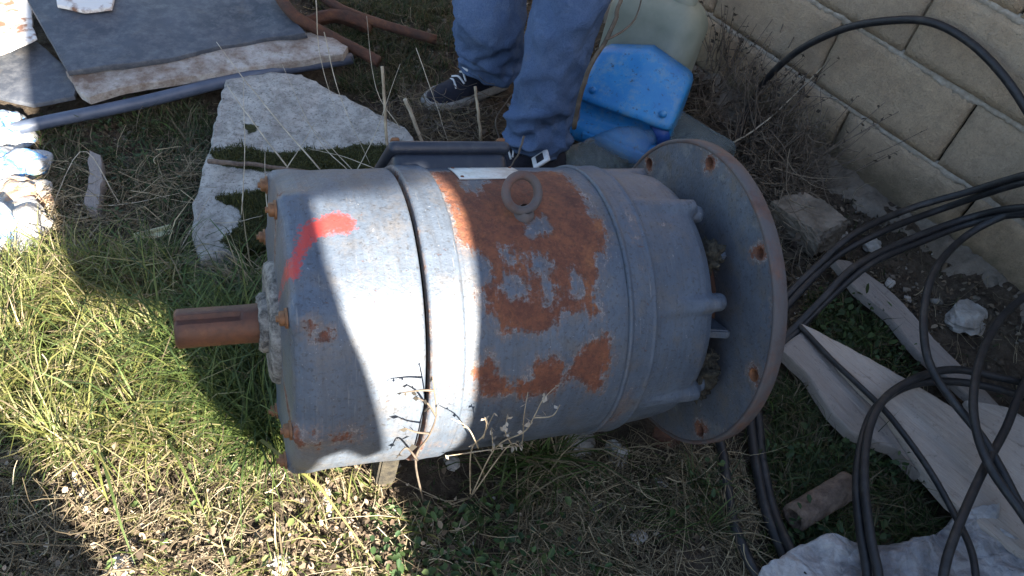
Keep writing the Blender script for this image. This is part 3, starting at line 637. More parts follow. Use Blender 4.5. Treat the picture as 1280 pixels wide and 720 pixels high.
# ------------------------------------------------------------------ flat and broken things on the ground
EXCL = []
def outline(px, z=0.0, jit=0.0, step=.02, seed=0):
    r_ = np.random.default_rng(seed); p = np.array([P(x, y, z)[:2] for x, y in px]); out = []
    for a, b in zip(p, np.roll(p, -1, 0)):
        m = max(1, int(np.linalg.norm(b-a)/step))
        for k in range(m): out.append(a+(b-a)*k/m)
    out = np.array(out); nrm = np.roll(out, -1, 0)-np.roll(out, 1, 0); nrm = np.stack([nrm[:, 1], -nrm[:, 0]], 1)/(np.linalg.norm(nrm, axis=1)[:, None]+1e-9)
    if jit:
        k = np.arange(len(out)); out = out+nrm*((fbm(k*.35, k*0+seed, seed)*2*jit)[:, None]+(r_.random(len(out))[:, None]-.5)*jit*.5)
    return out
def slab(name, px, z, thick, jit=.004, rings=14, top=None, step=.02, seed=0, bev=.004, zc=None):
    """a sheet or slab: outline at height z, uneven top, rounded edge, real underside"""
    o = outline(px, z, jit, step, seed); c = o.mean(0) if zc is None else np.array(zc); n = len(o)
    V = []
    for k in np.linspace(0, 1, rings)**.8:
        if k == 0: continue
        q = c+(o-c)*k; V.append(np.column_stack([q, np.full(n, z)]))
    V = np.vstack(V)
    if top is not None: V[:, 2] += top(V[:, 0], V[:, 1])
    c3 = np.array([[c[0], c[1], z+(float(top(c[0], c[1])) if top is not None else 0)]])
    r1 = V[-n:].copy(); V[-n:, 2] -= bev*.5
    e = r1.copy(); e[:, :2] += (e[:, :2]-c)/np.linalg.norm(e[:, :2]-c, axis=1)[:, None]*bev*.6; e[:, 2] -= bev*1.4
    e2 = e.copy(); e2[:, 2] = r1[:, 2]-thick; cb = c3.copy(); cb[:, 2] -= thick
    V = np.vstack([V, e, e2, c3, cb]); nr = rings-1+2
    i = np.arange(nr-1)[:, None]*n; j = np.arange(n)[None, :]; k = (j+1) % n
    Q = np.stack([i+j, i+n+j, i+n+k, i+k], -1).reshape(-1, 4); t0 = nr*n
    T = [(t0, a, (a+1) % n) for a in range(n)]+[(t0+1, (nr-1)*n+(a+1) % n, (nr-1)*n+a) for a in range(n)]
    me = mesh_np(name, V, Q, T, True)
    bm = bmesh.new(); bm.from_mesh(me); bmesh.ops.recalc_face_normals(bm, faces=bm.faces[:]); bm.to_mesh(me); bm.free()
    me.set_sharp_from_angle(angle=.7); EXCL.append(o); return me, V
# broken concrete slab with moss
slab_px = [(282, 95), (345, 89), (376, 91), (402, 106), (430, 120), (468, 140), (505, 158), (520, 178), (480, 218), (400, 224), (338, 242), (338, 296), (292, 309), (250, 322), (242, 300), (240, 252), (258, 204), (264, 185), (270, 150)]
me, V = slab('concrete_slab', slab_px, .075, .07, .007, 26, lambda x, y: .03*fbm(x*5, y*5, 41)+.012*fbm(x*25, y*25, 43), .012, 3, .007, zc=P(318, 196, .075)[:2])
moss_px = [[(262, 190), (300, 182), (345, 190), (400, 186), (450, 178), (500, 182), (500, 215), (400, 222), (330, 215), (268, 206)], [(268, 244), (300, 240), (336, 236), (340, 300), (295, 312), (272, 300), (302, 276), (296, 258)], [(300, 150), (330, 158), (310, 170)]]
ms = np.full(len(V), -2.)
for m_ in moss_px: ms = np.maximum(ms, sdist(V[:, 0], V[:, 1], [P(x, y, .08)[:2] for x, y in m_])/.02)
fattr(me, 'moss', np.clip(ms, -1.5, 1.5))
tag(link('concrete_slab', me, 'slab_concrete'), 'broken pale concrete slab with green moss behind the motor', 'slab')
# pile of sheets
def sheet(name, px, z, th, mat, label, cat, seed, jit=.004, wav=.02, top=None, zc=None):
    f = top or (lambda x, y: wav*fbm(x*2.2+seed, y*2.2, seed)*2)
    me, V = slab(name, px, z, th, jit, 16, f, .02, seed, .0025, zc)
    return tag(link(name, me, mat), label, cat)
sheet('scrap_board', [(-30, 70), (10, 45), (46, 52), (98, 96), (92, 120), (40, 128), (-30, 112)], .075, .012, 'dark_sheet', 'dark grey board half under the long dark sheet, beside the torn bag', 'board', 11, .003)
sheet('scrap_board', [(84, 92), (200, 70), (330, 48), (400, 38), (434, 58), (428, 68), (330, 82), (240, 97), (170, 108), (112, 124), (100, 118)], .085, .022, 'board_pale', 'pale crumbling brown-edged board sticking out below the dark sheet', 'board', 12, .006)
sheet('scrap_sheet', [(36, 4), (20, -60), (180, -80), (340, -50), (352, 8), (381, 38), (330, 41), (270, 52), (210, 68), (150, 78), (84, 86), (62, 48)], .118, .013, 'dark_sheet', 'large dark grey rubber sheet lying on top of the scrap pile', 'sheet', 13, .003, .03)
sheet('scrap_sheet', [(60, 44), (160, 20), (340, 0), (384, 43), (335, 46), (272, 58), (212, 73), (150, 83), (86, 90)], .104, .007, 'dark_sheet', 'second thin dark sheet directly beneath the large rubber sheet', 'sheet', 13, .003, .03)
sheet('scrap_sheet', [(-40, -30), (38, -30), (40, 30), (46, 46), (12, 62), (-40, 80)], .11, .006, 'sheet_painted', 'white painted metal sheet with rust patches at the edge of the scrap pile', 'sheet', 14, .004)
sheet('scrap_fragment', [(66, -30), (150, -40), (138, 5), (104, 9), (70, 3)], .15, .01, 'sheet_painted', 'white rusty fragment lying on the large dark sheet', 'fragment', 15, .004)
# pipe and rusty rods
def rod(name, pts, r, mat, label, cat, ns=14, wob=0, hollow=False, group=None, sub=8, parent=None):
    path = spline(pts, sub) if len(pts) > 2 else np.array([np.array(pts[0])+(np.array(pts[1])-np.array(pts[0]))*k/14 for k in range(15)])
    b = MB(); b.tube(path, r, ns, wob=wob, cap=not hollow, seed=len(label))
    if hollow:
        b.tube(path[::-1], r*.78, ns, cap=False)
        n = len(path)*ns; N = n*2; Q = []
        for z in range(ns):
            Q.append((z, (z+1) % ns, 0, 0))
    o = link(name, b.mesh(name), mat, parent)
    if parent is None: tag(o, label, cat, group)
    return o
rod('steel_pipe', [P(-20, 170, .03), P(60, 152, .045), P(180, 127, .06), P(320, 93, .06), P(440, 73, .05)], .0165, 'pipe_blue', 'long blue-grey pipe in front of the scrap boards', 'pipe')
rod('rusty_bar', [P(340, -20, .16), P(366, 18, .13), P(410, 44, .08), P(452, 66, .05), P(474, 78, .035)], .0165, 'rust_dark', 'bent thick rusty bar coming out from under the dark sheet', 'bar', wob=.2)
rod('rusty_bar', [P(385, -20, .08), P(420, 8, .06), P(470, 28, .05), P(545, 50, .03)], .0150, 'rust_dark', 'thinner rusty bar crossing the grass behind the bent one', 'bar', wob=.2)
rod('rusty_bar', [P(380, 30, .03), P(420, 20, .05), P(465, 34, .03)], .022, 'rust_dark', 'short rusty lump of bar between the two rusty bars', 'bar', wob=.8)
# weathered boards beside the flange
def plank(px, z, th, mat, label, seed, slope=None, ax=None, cat='plank', jit=.003, name='wood_plank'):
    g = P(*ax[0], z)[:2]; h = P(*ax[1], z)[:2]; d = h-g; ang = math.atan2(d[1], d[0])
    def f(x, y):
        u = (x-g[0])*math.cos(ang)+(y-g[1])*math.sin(ang); v = -(x-g[0])*math.sin(ang)+(y-g[1])*math.cos(ang)
        return .005*fbm(u*3, v*60, seed)+.004*fbm(u*9, v*160, seed+3)+(slope or 0)*u
    me, V = slab(name, px, z, th, jit, 22, f, .014, seed, .004)
    me.transform(Matrix.Translation((-g[0], -g[1], 0))); me.transform(Matrix.Rotation(-ang, 4, 'Z'))
    o = link(name, me, mat, None, (g[0], g[1], 0)); o.rotation_euler = (0, 0, ang); return tag(o, label, cat)
plank([(974, 436), (1003, 414), (1040, 452), (1078, 492), (1110, 530), (1150, 592), (1122, 561), (1064, 538), (1040, 514), (1012, 470)], .05, .03, 'wood_grey', 'rough grey splintered plank under the thin straight cable', 21, 0, ((1000, 430), (1110, 540)))
plank([(1002, 404), (1056, 430), (1128, 471), (1205, 517), (1330, 585), (1330, 735), (1280, 696), (1242, 668), (1190, 626), (1154, 586), (1112, 524), (1060, 470), (1030, 436)], .062, .03, 'wood_pale', 'long pale split plank with a pointed end below the coil', 22, 0, ((1020, 420), (1300, 650)))
plank([(1040, 322), (1062, 326), (1098, 352), (1130, 380), (1168, 424), (1202, 456), (1262, 520), (1250, 530), (1196, 480), (1150, 440), (1112, 396), (1070, 360)], .045, .022, 'wood_grey', 'narrow grey plank lying along the foot of the wall', 23, 0, ((1050, 330), (1250, 525)))
plank([(1210, 500), (1260, 508), (1310, 540), (1310, 566), (1262, 552), (1222, 526)], .05, .018, 'wood_pale', 'short pale offcut between the cable loops', 24, 0, ((1215, 510), (1300, 555)))
# short hollow log
la, lb = P(992, 648, .03), P(1062, 606, .032)
path = np.array([la+(lb-la)*k/12 for k in range(13)]); b = MB(); V, Q, T = tube_arr(path, .027+.003*fbm(np.arange(13)*.7, np.arange(13)*0, 4), 20, cap=False, wob=.14, seed=4); b.add(V, Q)
V2, Q2, T2 = tube_arr(path, .0185, 20, cap=False); b.add(V2, Q2[:, ::-1]); n2 = 13*20
b.Q.append(np.array([(z, n2+z, n2+(z+1) % 20, (z+1) % 20) for z in range(20)]+[(240+z, 240+(z+1) % 20, n2+240+(z+1) % 20, n2+240+z) for z in range(20)]))
tag(link('hollow_log', b.mesh('hollow_log'), 'bark'), 'short hollow brown log lying in the grass by the cables', 'log')
# crumpled tarpaulin
tp_px = [(938, 750), (952, 712), (985, 690), (1030, 671), (1075, 680), (1105, 683), (1165, 672), (1198, 642), (1240, 636), (1246, 662), (1285, 690), (1340, 760)]
def tpf(x, y): return .05*np.abs(fbm(x*7+y*4, y*9-x*3, 51, 4))*2.2+.02*fbm(x*18, y*30, 53)
me, V = slab('tarpaulin', tp_px, .05, .012, .006, 40, tpf, .008, 31, .003)
tag(link('tarpaulin', me, 'tarp'), 'crumpled grey tarpaulin under the bottom cable loop', 'tarpaulin')

# ------------------------------------------------------------------ cables
CR = .0086
def strand(pts, coil, r=CR): 
    path = spline([P(x, y, z) for x, y, z in pts], 10)
    return rod('cable_strand', path[::1], r, 'cable_rubber', '', '', 12, 0, parent=coil, sub=1)
coil = tag(empty('cable_coil', P(1180, 520, 0).tolist()), 'tangled coil of thick black cable lying between the flange and the wall', 'cable')
bpy.context.view_layer.update()
def cstrand(pts, r=CR):
    path = spline([P(x, y, max(z, WP(x, y, .05)[2]+.02)) if x > 1000 else P(x, y, z) for x, y, z in pts], 10)-np.array(coil.location)
    b = MB(); b.tube(path, r, 12); return link('cable_strand', b.mesh('cable_strand'), 'cable_rubber', coil)
cstrand([(905, 480, .02), (950, 415, .03), (984, 370, .05), (1025, 329, .09), (1070, 291, .13), (1137, 261, .15), (1210, 240, .165), (1280, 219, .17), (1360, 200, .17), (1420, 240, .12)])
cstrand([(900, 490, .02), (945, 432, .03), (984, 383, .05), (1040, 325, .09), (1100, 291, .13), (1175, 262, .145), (1280, 228, .155), (1370, 216, .15), (1430, 270, .1)])
cstrand([(900, 500, .02), (950, 450, .03), (984, 419, .04), (1025, 377, .08), (1070, 332, .12), (1137, 299, .14), (1212, 272, .155), (1280, 259, .16), (1370, 262, .15), (1440, 340, .08)])
cstrand([(900, 505, .02), (950, 462, .03), (990, 420, .04), (1040, 370, .08), (1090, 329, .12), (1150, 303, .135), (1215, 279, .145), (1290, 268, .15), (1390, 290, .12), (1450, 400, .05)])
cstrand([(1340, 258, .19), (1285, 264, .185), (1250, 272, .18), (1205, 297, .175), (1171, 334, .175), (1156, 380, .16), (1156, 430, .15), (1167, 466, .14), (1190, 500, .13), (1227, 546, .125), (1250, 584, .12), (1274, 630, .115), (1310, 690, .10)])
cstrand([(1330, 340, .14), (1282, 370, .15), (1250, 400, .155), (1228, 440, .16), (1217, 492, .16), (1221, 540, .155), (1240, 588, .15), (1280, 645, .14), (1330, 720, .1)])
cstrand([(1340, 400, .10), (1285, 472, .12), (1257, 536, .12), (1227, 592, .125), (1198, 658, .13), (1180, 715, .12), (1175, 790, .09)])
cstrand([(1098, 780, .07), (1098, 720, .10), (1089, 675, .105), (1080, 600, .11), (1086, 538, .11), (1107, 497, .11), (1149, 471, .108), (1194, 462, .105), (1250, 472, .10), (1330, 490, .09)])
cstrand([(1080, 780, .06), (1084, 720, .085), (1075, 660, .09), (1071, 600, .095), (1080, 542, .095), (1100, 504, .092), (1140, 481, .09), (1190, 477, .085), (1245, 486, .08), (1330, 512, .07)])
cstrand([(1000, 408, .055), (1040, 450, .065), (1075, 483, .072), (1111, 519, .078), (1156, 579, .082), (1190, 637, .088), (1214, 688, .105), (1222, 740, .11)], .0065)
cstrand([(905, 440, .03), (930, 490, .02), (937, 520, .015), (944, 574, .014), (957, 637, .015), (980, 694, .02), (1000, 735, .05), (1030, 800, .05)], .0100)
cstrand([(915, 440, .03), (940, 490, .02), (948, 522, .016), (953, 574, .016), (967, 637, .017), (990, 690, .04), (1012, 735, .06), (1040, 800, .05)], .0090)
cstrand([(870, 480, .03), (890, 525, .02), (903, 565, .014), (914, 640, .014), (931, 690, .014), (955, 735, .014)], .0100)
arc = [P(918, 186, .03), P(926, 160, .05)]+[WP(x, y, o_) for x, y, o_ in ((940, 128, .05), (962, 95, .05), (1000, 62, .05), (1055, 36, .045), (1110, 26, .04), (1160, 27, .04), (1205, 48, .04), (1245, 84, .05), (1280, 132, .06), (1312, 196, .07), (1335, 290, .08))]
rod('black_cable', arc, .0098, 'cable_rubber', 'black cable standing in a high arc against the block wall', 'cable', 12, sub=10)

# ------------------------------------------------------------------ jugs and bottle by the wall
def place(o, p, rz=0, rx=0, ry=0): o.location = tuple(p); o.rotation_euler = (rx, ry, rz); return o
jg = tag(empty('plastic_jug', (0, 0, 0)), 'large cloudy translucent jug leaning on the block wall', 'jug')
def jt(v):
    k = .9+.1*min(1, (.17-abs(v.co.z))/.1); v.co.x *= k; v.co.y *= k
me = rbox('jug_body', (.285, .19, .34), .07, 7, jt); me.transform(Matrix.Translation((0, 0, .17))); link('jug_body', me, 'jug_plastic', jg)
V, Q, S, TH = revolve([(.0, .04), (.035, .038), (.04, .02), (.04, 0)], 28); V = V[:, [1, 2, 0]]+np.array([.05, 0, .335]); link('neck', mesh_np('neck', V, Q), 'jug_plastic', jg)
place(jg, (.262, 2.035, .0), math.radians(-24), math.radians(-9), 0)
bj = tag(empty('jerrycan', (0, 0, 0)), 'bright blue plastic jerrycan in front of the cloudy jug', 'jerrycan')
cs_ = [(-.095, .0), (-.105, .012), (-.105, .045), (-.098, .055), (-.070, .062), (-.066, .072), (-.066, .105), (-.072, .114), (-.100, .120), (-.106, .130), (-.100, .142), (-.030, .232), (.0, .262), (.02, .27), (.085, .262), (.1, .24), (.1, .015), (.09, .0)]
xs_ = np.array([-.5, -.495, -.47, -.43, -.25, -.04, 0, .04, .25, .43, .47, .495, .5])*.27; sc_ = np.array([.80, .90, .965, 1, 1, 1, 1, 1, 1, 1, .965, .90, .80]); V = []
for x_, k_ in zip(xs_, sc_):
    for y_, z_ in cs_: V.append((x_, y_*k_, .13+(z_-.13)*k_-(abs(x_)*.30 if z_ > .2 else 0)))
m_ = len(cs_); i = np.arange(len(xs_)-1)[:, None]*m_; j = np.arange(m_)[None, :]; k = (j+1) % m_
Q = np.stack([i+j, i+k, i+m_+k, i+m_+j], -1).reshape(-1, 4); n_ = len(V); V += [(xs_[0], 0, .12), (xs_[-1], 0, .12)]
T = [(n_, (z+1) % m_, z) for z in range(m_)]+[(n_+1, (len(xs_)-1)*m_+z, (len(xs_)-1)*m_+(z+1) % m_) for z in range(m_)]
me = mesh_np('can_body', V, Q, T); bm = bmesh.new(); bm.from_mesh(me); bmesh.ops.recalc_face_normals(bm, faces=bm.faces[:]); bm.to_mesh(me); bm.free()
link('can_body', me, 'blue_plastic', bj)
me = rbox('panel', (.19, .012, .024), .005, 3); me.transform(Matrix.Translation((0, -.104, .028))); link('panel', me, 'blue_plastic', bj)
for sx in (-.10, .10):
    V, Q, S, TH = revolve([(-.006, 0), (-.005, .008), (.002, .011)], 16); V = V[:, [1, 0, 2]]+np.array([sx, -.094, .158]); link('stud', mesh_np('stud', V, Q), 'blue_plastic', bj)
place(bj, (.235, 1.825, .004), math.radians(-16), math.radians(-10), 0)
bo = tag(empty('plastic_bottle', (0, 0, 0)), 'clear plastic bottle with blue cap lying behind the flange', 'bottle')
V, Q, S, TH = revolve(resample([(0, .0), (.0, .045), (.01, .058), (.06, .060), (.07, .056), (.08, .060), (.17, .060), (.21, .045), (.235, .022), (.25, .02), (.262, .02)], .006), 40, lambda S, R, TH: (S, R*(1+.10*fbm(S*25, TH*2, 4))))
link('bottle_body', mesh_np('bottle_body', V, Q), 'bottle_plastic', bo)
V, Q, S, TH = revolve([(.252, .022), (.252, .028), (.285, .029), (.289, .026), (.289, 0)], 28, lambda S, R, TH: (S, R*(1+.02*np.sign(np.sin(TH*14)))))
link('bottle_cap', mesh_np('bottle_cap', V, Q), 'cap_plastic', bo)
pa_, pb_ = P(772, 188, .06), P(825, 166, .11); d = pb_-pa_; d /= np.linalg.norm(d)
bo.location = (pb_-d*.27).tolist(); bo.rotation_euler = Vector(d.tolist()).to_track_quat('X', 'Z').to_euler()
b2 = tag(empty('plastic_bottle', (0, 0, 0)), 'greenish clear bottle lying between the jerrycan and the flange edge', 'bottle')
V, Q, S, TH = revolve(resample([(0, .0), (.0, .05), (.012, .062), (.20, .062), (.25, .04), (.27, .02), (.29, .02)], .008), 36, lambda S, R, TH: (S, R*(1+.12*fbm(S*20, TH*2, 9))))
link('bottle_body', mesh_np('bottle_body', V, Q), 'bottle_plastic', b2); b2.location = P(905, 205, .07).tolist()
d = P(835, 160, .07)-P(905, 205, .07); b2.rotation_euler = (0, 0, math.atan2(d[1], d[0]))

# ------------------------------------------------------------------ the bystander
person = tag(empty('person', (-.03, 1.83, 0)), 'person in blue jeans and navy sneakers standing behind the motor', 'person')
PO = np.array([-.03, 1.83, 0])
def leg(name, path, rx, ry, seed, folds):
    path = spline(path, 16); n = len(path); ns = 72; th = np.linspace(0, 2*math.pi, ns, endpoint=False)
    t = np.linspace(0, 1, n); kx = np.linspace(0, 1, len(rx)); RX = np.interp(t, kx, rx); RY = np.interp(t, kx, ry)
    T_, Tt = np.meshgrid(t, th, indexing='ij'); z = path[:, 2][:, None]+0*Tt
    f = np.zeros_like(T_)
    for (z0, amp, wd, ph, tilt) in folds: f += amp*np.exp(-np.abs((z-z0-tilt*np.sin(Tt-ph)-.02*fbm(Tt*1.5, z*4, seed))/wd)**1.4)*np.clip(.25+.75*np.cos(Tt-ph), 0, 1)
    low = np.exp(-((z-.12)/.10)**2)
    rid = 1-2*np.abs(vnoise(Tt*1.6+z*13+seed, z*16-Tt*1.2, seed+11)-.5)*2
    rid2 = 1-2*np.abs(vnoise(Tt*2.3-z*9+seed, z*11+Tt*1.4, seed+15)-.5)*2
    f += (.0035+.008*low)*rid+(.0035+.003*low)*rid2
    f += .010*fbm(Tt*1.1+seed*5, z*9, seed)+.006*fbm(Tt*3+seed, z*22, seed+2)
    f[:, -1] = f[:, -1]
    V = np.stack([path[:, 0][:, None]+(RX[:, None]+f)*np.cos(Tt), path[:, 1][:, None]+(RY[:, None]+f)*np.sin(Tt), z+.006*np.sin(Tt*3+seed)*(T_ < .05)], -1).reshape(-1, 3)
    i = np.arange(n-1)[:, None]*ns; j = np.arange(ns)[None, :]; k = (j+1) % ns
    # turned-in hem so that the cuff has thickness
    h = V[:ns].copy(); c = h.mean(0); h = c+(h-c)*.9; h[:, 2] += .03
    Q = np.stack([i+j, i+k, i+ns+k, i+ns+j], -1).reshape(-1, 4)
    V = np.vstack([V, h]); b0 = n*ns; jj = np.arange(ns); kk = (jj+1) % ns
    Q = np.vstack([Q, np.stack([b0+jj, b0+kk, kk, jj], -1)])
    return V-PO, Q
fr_ = [(.105, .020, .014, -2.6, .02), (.125, .012, .012, -.7, -.03), (.15, -.012, .016, -1.8, .05), (.18, .016, .014, -2.5, .05), (.215, .010, .014, -.6, -.05), (.26, .010, .014, -2.9, .07), (.33, .008, .016, -.4, -.08), (.46, .010, .03, -1.2, .06), (.52, .010, .03, -2, -.06)]
jb = MB()
Vr, Qr = leg('jeans', [(.004, 1.655, .075), (.002, 1.66, .15), (.006, 1.672, .30), (.020, 1.70, .50), (.045, 1.76, .70), (.03, 1.82, .90), (.0, 1.83, .98)], [.074, .077, .076, .082, .098, .115, .13], [.074, .077, .078, .085, .098, .112, .125], 3, fr_)
lc = P(615, 80, .10); lt = P(612, 8, .30)
fl_ = [(.115, .014, .012, -2.8, .03), (.14, .012, .012, -1.2, -.04), (.165, -.010, .014, -1.9, .05), (.20, .018, .014, -2.9, -.04), (.235, .010, .014, -1, .06), (.28, .010, .014, -2.3, -.05)]
Vl, Ql = leg('jeans', [(lc[0], lc[1], .085), (lc[0]-.002, lc[1], .14), (lt[0], lt[1], .28), (lt[0]-.02, lt[1]+.10, .50), (-.13, 1.88, .72), (-.11, 1.87, .90), (-.07, 1.85, .98)], [.080, .082, .092, .108, .118, .125, .13], [.082, .084, .092, .105, .112, .12, .125], 8, fl_)
jb.add(Vr, Qr).add(Vl, Ql); link('jeans', jb.mesh('jeans'), 'denim', person)
# upper body: one skinned figure above the belt (pelvis rooted)
vs = [(0, 0, .95), (0, .0, 1.12), (0, -.01, 1.30), (0, -.01, 1.44), (0, -.03, 1.53), (0, -.05, 1.64), (0, -.05, 1.74), (.19, 0, 1.41), (.25, -.02, 1.15), (.24, -.14, .93), (.24, -.2, .85), (-.19, 0, 1.41), (-.25, -.02, 1.15), (-.24, -.14, .93), (-.24, -.2, .85)]
es = [(0, 1), (1, 2), (2, 3), (3, 4), (4, 5), (5, 6), (3, 7), (7, 8), (8, 9), (9, 10), (3, 11), (11, 12), (12, 13), (13, 14)]
rad = [(.17, .13), (.165, .12), (.18, .13), (.13, .10), (.06, .06), (.088, .10), (.07, .08), (.075, .075), (.055, .055), (.042, .042), (.04, .03), (.075, .075), (.055, .055), (.042, .042), (.04, .03)]
me = bpy.data.meshes.new('body'); me.from_pydata(vs, es, []); o = link('body', me, 'jacket', person)
sm = o.modifiers.new('skin', 'SKIN'); sb = o.modifiers.new('sub', 'SUBSURF'); sb.levels = 2; sb.render_levels = 2
sv = me.skin_vertices[0].data
for k, r_ in enumerate(rad): sv[k].radius = r_
sv[0].use_root = True
def shoe(heel, toe, tabpos):
    h = np.array(heel); d = np.array(toe)-h; Ln = np.linalg.norm(d); d /= Ln; n_ = np.array([-d[1], d[0], 0])
    # stations: along, half width, top height
    st = [(0, .020, .045), (.015, .032, .085), (.05, .037, .098), (.085, .038, .104), (.12, .041, .090), (.16, .046, .073), (.20, .048, .060), (.235, .045, .052), (.26, .034, .043), (.274, .016, .033)]
    ns = 24; V = []
    for a, wd, ht in st:
        for k in range(ns):
            ph = 2*math.pi*k/ns; cx = math.cos(ph); sz = math.sin(ph); ww = wd*np.sign(cx)*abs(cx)**.7
            zz = .022+(ht-.022)*max(sz, 0)**.85 if sz > 0 else .022
            V.append(h+d*(a/.274*Ln)+n_*ww*(1-.35*max(sz, 0))+np.array([0, 0, zz]))
    V = np.array(V); n = len(st); i = np.arange(n-1)[:, None]*ns; j = np.arange(ns)[None, :]; k = (j+1) % ns
    Q = np.stack([i+j, i+k, i+ns+k, i+ns+j], -1).reshape(-1, 4)
    T = [(n*ns, k_, (k_+1) % ns) for k_ in range(ns)]+[(n*ns+1, (n-1)*ns+(k_+1) % ns, (n-1)*ns+k_) for k_ in range(ns)]
    V = np.vstack([V, V[:ns].mean(0), V[-ns:].mean(0)])
    s_ = link('shoe', mesh_np('shoe', V-PO, Q, T), 'shoe_navy', person)
    # sole
    o_ = []; 
    for a, wd, ht in st: o_.append(h+d*(a/.274*Ln)+n_*(wd+.006))
    for a, wd, ht in st[::-1]: o_.append(h+d*(a/.274*Ln)-n_*(wd+.006))
    o_ = np.array(o_); o_[:, :2] += 0
    o_[9:11] += d*.012; o_[0] -= d*.006; o_[-1] -= d*.006; m = len(o_)
    Vs = np.vstack([o_+[0, 0, .002], o_+[0, 0, .012], o_+[0, 0, .024], (o_-o_.mean(0))*.93+o_.mean(0)+[0, 0, .029], [o_.mean(0)+[0, 0, .002]], [o_.mean(0)+[0, 0, .029]]])
    Qs = []
    for r_ in range(3):
        for z in range(m): Qs.append((r_*m+z, r_*m+(z+1) % m, (r_+1)*m+(z+1) % m, (r_+1)*m+z))
    Ts = [(4*m, (z+1) % m, z) for z in range(m)]+[(4*m+1, 3*m+z, 3*m+(z+1) % m) for z in range(m)]
    link('sole', mesh_np('sole', Vs-PO, Qs, Ts), 'shoe_sole', s_)
    # tongue with its white tab and the laces
    b = MB(); cen = np.asarray(tabpos)
    bm_ = rbox('tongue_tab', (.05, .042, .010), .004, 2); ang = math.atan2(d[1], d[0])
    bm_.transform(Matrix.Rotation(math.radians(-38), 4, 'Y') if False else Matrix.Rotation(math.radians(42), 4, 'Y')); bm_.transform(Matrix.Rotation(ang, 4, 'Z')); bm_.transform(Matrix.Translation((cen-PO).tolist()))
    tab = link('tongue_tab', bm_, 'shoe_white', s_)
    b_ = rbox('tab_mark', (.022, .026, .003), .001, 1); b_.transform(Matrix.Translation((0, 0, .0052))); b_.transform(Matrix.Rotation(math.radians(42), 4, 'Y')); b_.transform(Matrix.Rotation(ang, 4, 'Z')); b_.transform(Matrix.Translation((cen-PO).tolist())); link('tab_mark', b_, 'shoe_navy', s_)
    for z in range(4):
        a = .142+z*.016; zt = .088-z*.0075
        p0 = h+d*(a/.274*Ln); w_ = .024
        sg = 1 if z % 2 else -1
        b.tube(spline([p0+n_*w_+d*.006*sg+[0, 0, zt-.010], p0+[0, 0, zt+.002], p0-n_*w_-d*.006*sg+[0, 0, zt-.010]], 5)-PO, .003, 6)
    link('laces', b.mesh('laces'), 'shoe_white', s_)
shoe((-.135, 2.045, float(ground(-.24, 1.95))+.006), (-.335, 1.85, float(ground(-.24, 1.95))+.006), P(586, 77, .118))
shoe((.085, 1.655, float(ground(0, 1.62))+.006), (-.165, 1.585, float(ground(0, 1.62))+.006), P(676, 199, .10))
for h_, t_ in (((-.135, 2.045), (-.335, 1.85)), ((.085, 1.655), (-.165, 1.585))):
    h_ = np.array(h_); t_ = np.array(t_); d_ = (t_-h_)/np.linalg.norm(t_-h_); n_ = np.array([-d_[1], d_[0]])*.06; EXCL.append(np.array([h_-d_*.03+n_, t_+d_*.03+n_, t_+d_*.03-n_, h_-d_*.03-n_]))

# ------------------------------------------------------------------ rubbish and stones on the left
def crumple(name, px, py, dims, mat, label, cat, seed, z=None, amp=.55):
    bm = bmesh.new(); bmesh.ops.create_icosphere(bm, subdivisions=5, radius=1)
    v = np.array([q.co[:] for q in bm.verts]); r_ = np.random.default_rng(seed); f = np.ones(len(v))
    for k in range(11):   # ridge folds
        n_ = r_.normal(size=3); n_ /= np.linalg.norm(n_); o_ = r_.uniform(-.8, .8); f += amp*.42*(np.abs(((v@n_)-o_)*r_.uniform(1.2, 2.6) % 2.0-1)-.5)*r_.uniform(.3, 1)
    f += amp*.5*fbm(v[:, 0]*2+seed, v[:, 1]*2+v[:, 2], seed)
    for q, k in zip(bm.verts, f):
        q.co *= float(k); q.co.x *= dims[0]; q.co.y *= dims[1]; q.co.z = max(q.co.z, -.55)*dims[2]
    me = bm_mesh(name, bm, True); p = P(px, py, dims[2]*.5 if z is None else z)
    return tag(link(name, me, mat, None, (p[0], p[1], p[2])), label, cat)
crumple('plastic_bag', 20, 285, (.085, .075, .05), 'bag_white', 'white crumpled plastic bag lit by the sun, lowest of the rubbish', 'bag', 1)
crumple('plastic_bag', 32, 246, (.055, .045, .045), 'bag_orange', 'white bag with orange print between the other rubbish bags', 'bag', 2)
crumple('plastic_bag', 16, 212, (.065, .06, .04), 'bag_print', 'blue and white printed bag beside the end of the pipe', 'bag', 3)
crumple('plastic_bag', 6, 165, (.045, .06, .05), 'bag_print', 'small blue and white bag just behind the pipe end', 'bag', 4)
crumple('plastic_bag', 2, 290, (.05, .03, .075), 'bag_print', 'small blue printed scrap tucked on the white bag', 'bag', 5)
def stone(px, py, r, mat, label, seed, asp=(1, .8, .6), name='stone', group=None):
    me = lump_mesh(name, amp=.5, freq=1.6, seed=seed, sub=3); me.transform(Matrix.Diagonal((r*asp[0], r*asp[1], r*asp[2], 1)))
    p = G(px, py); o = link(name, me, mat, None, (p[0], p[1], p[2]+r*asp[2]*.35)); o.rotation_euler = (0, 0, seed*1.3)
    return tag(o, label, 'stone', group)
stone(84, 330, .045, 'stone_pale', 'large white jagged stone beside the sunlit bag', 1, (1.1, .7, .6))
stone(48, 336, .022, 'stone', 'grey stone between the rubbish bag and the white jagged stone', 2)
for k, (px, py, r) in enumerate(((12, 330, .026), (30, 345, .016), (22, 360, .02), (6, 350, .022), (60, 352, .014), (40, 322, .012))):
    stone(px, py, r, 'stone', 'small grey rubble stone below the rubbish bags', 20+k, group='rubble stones')
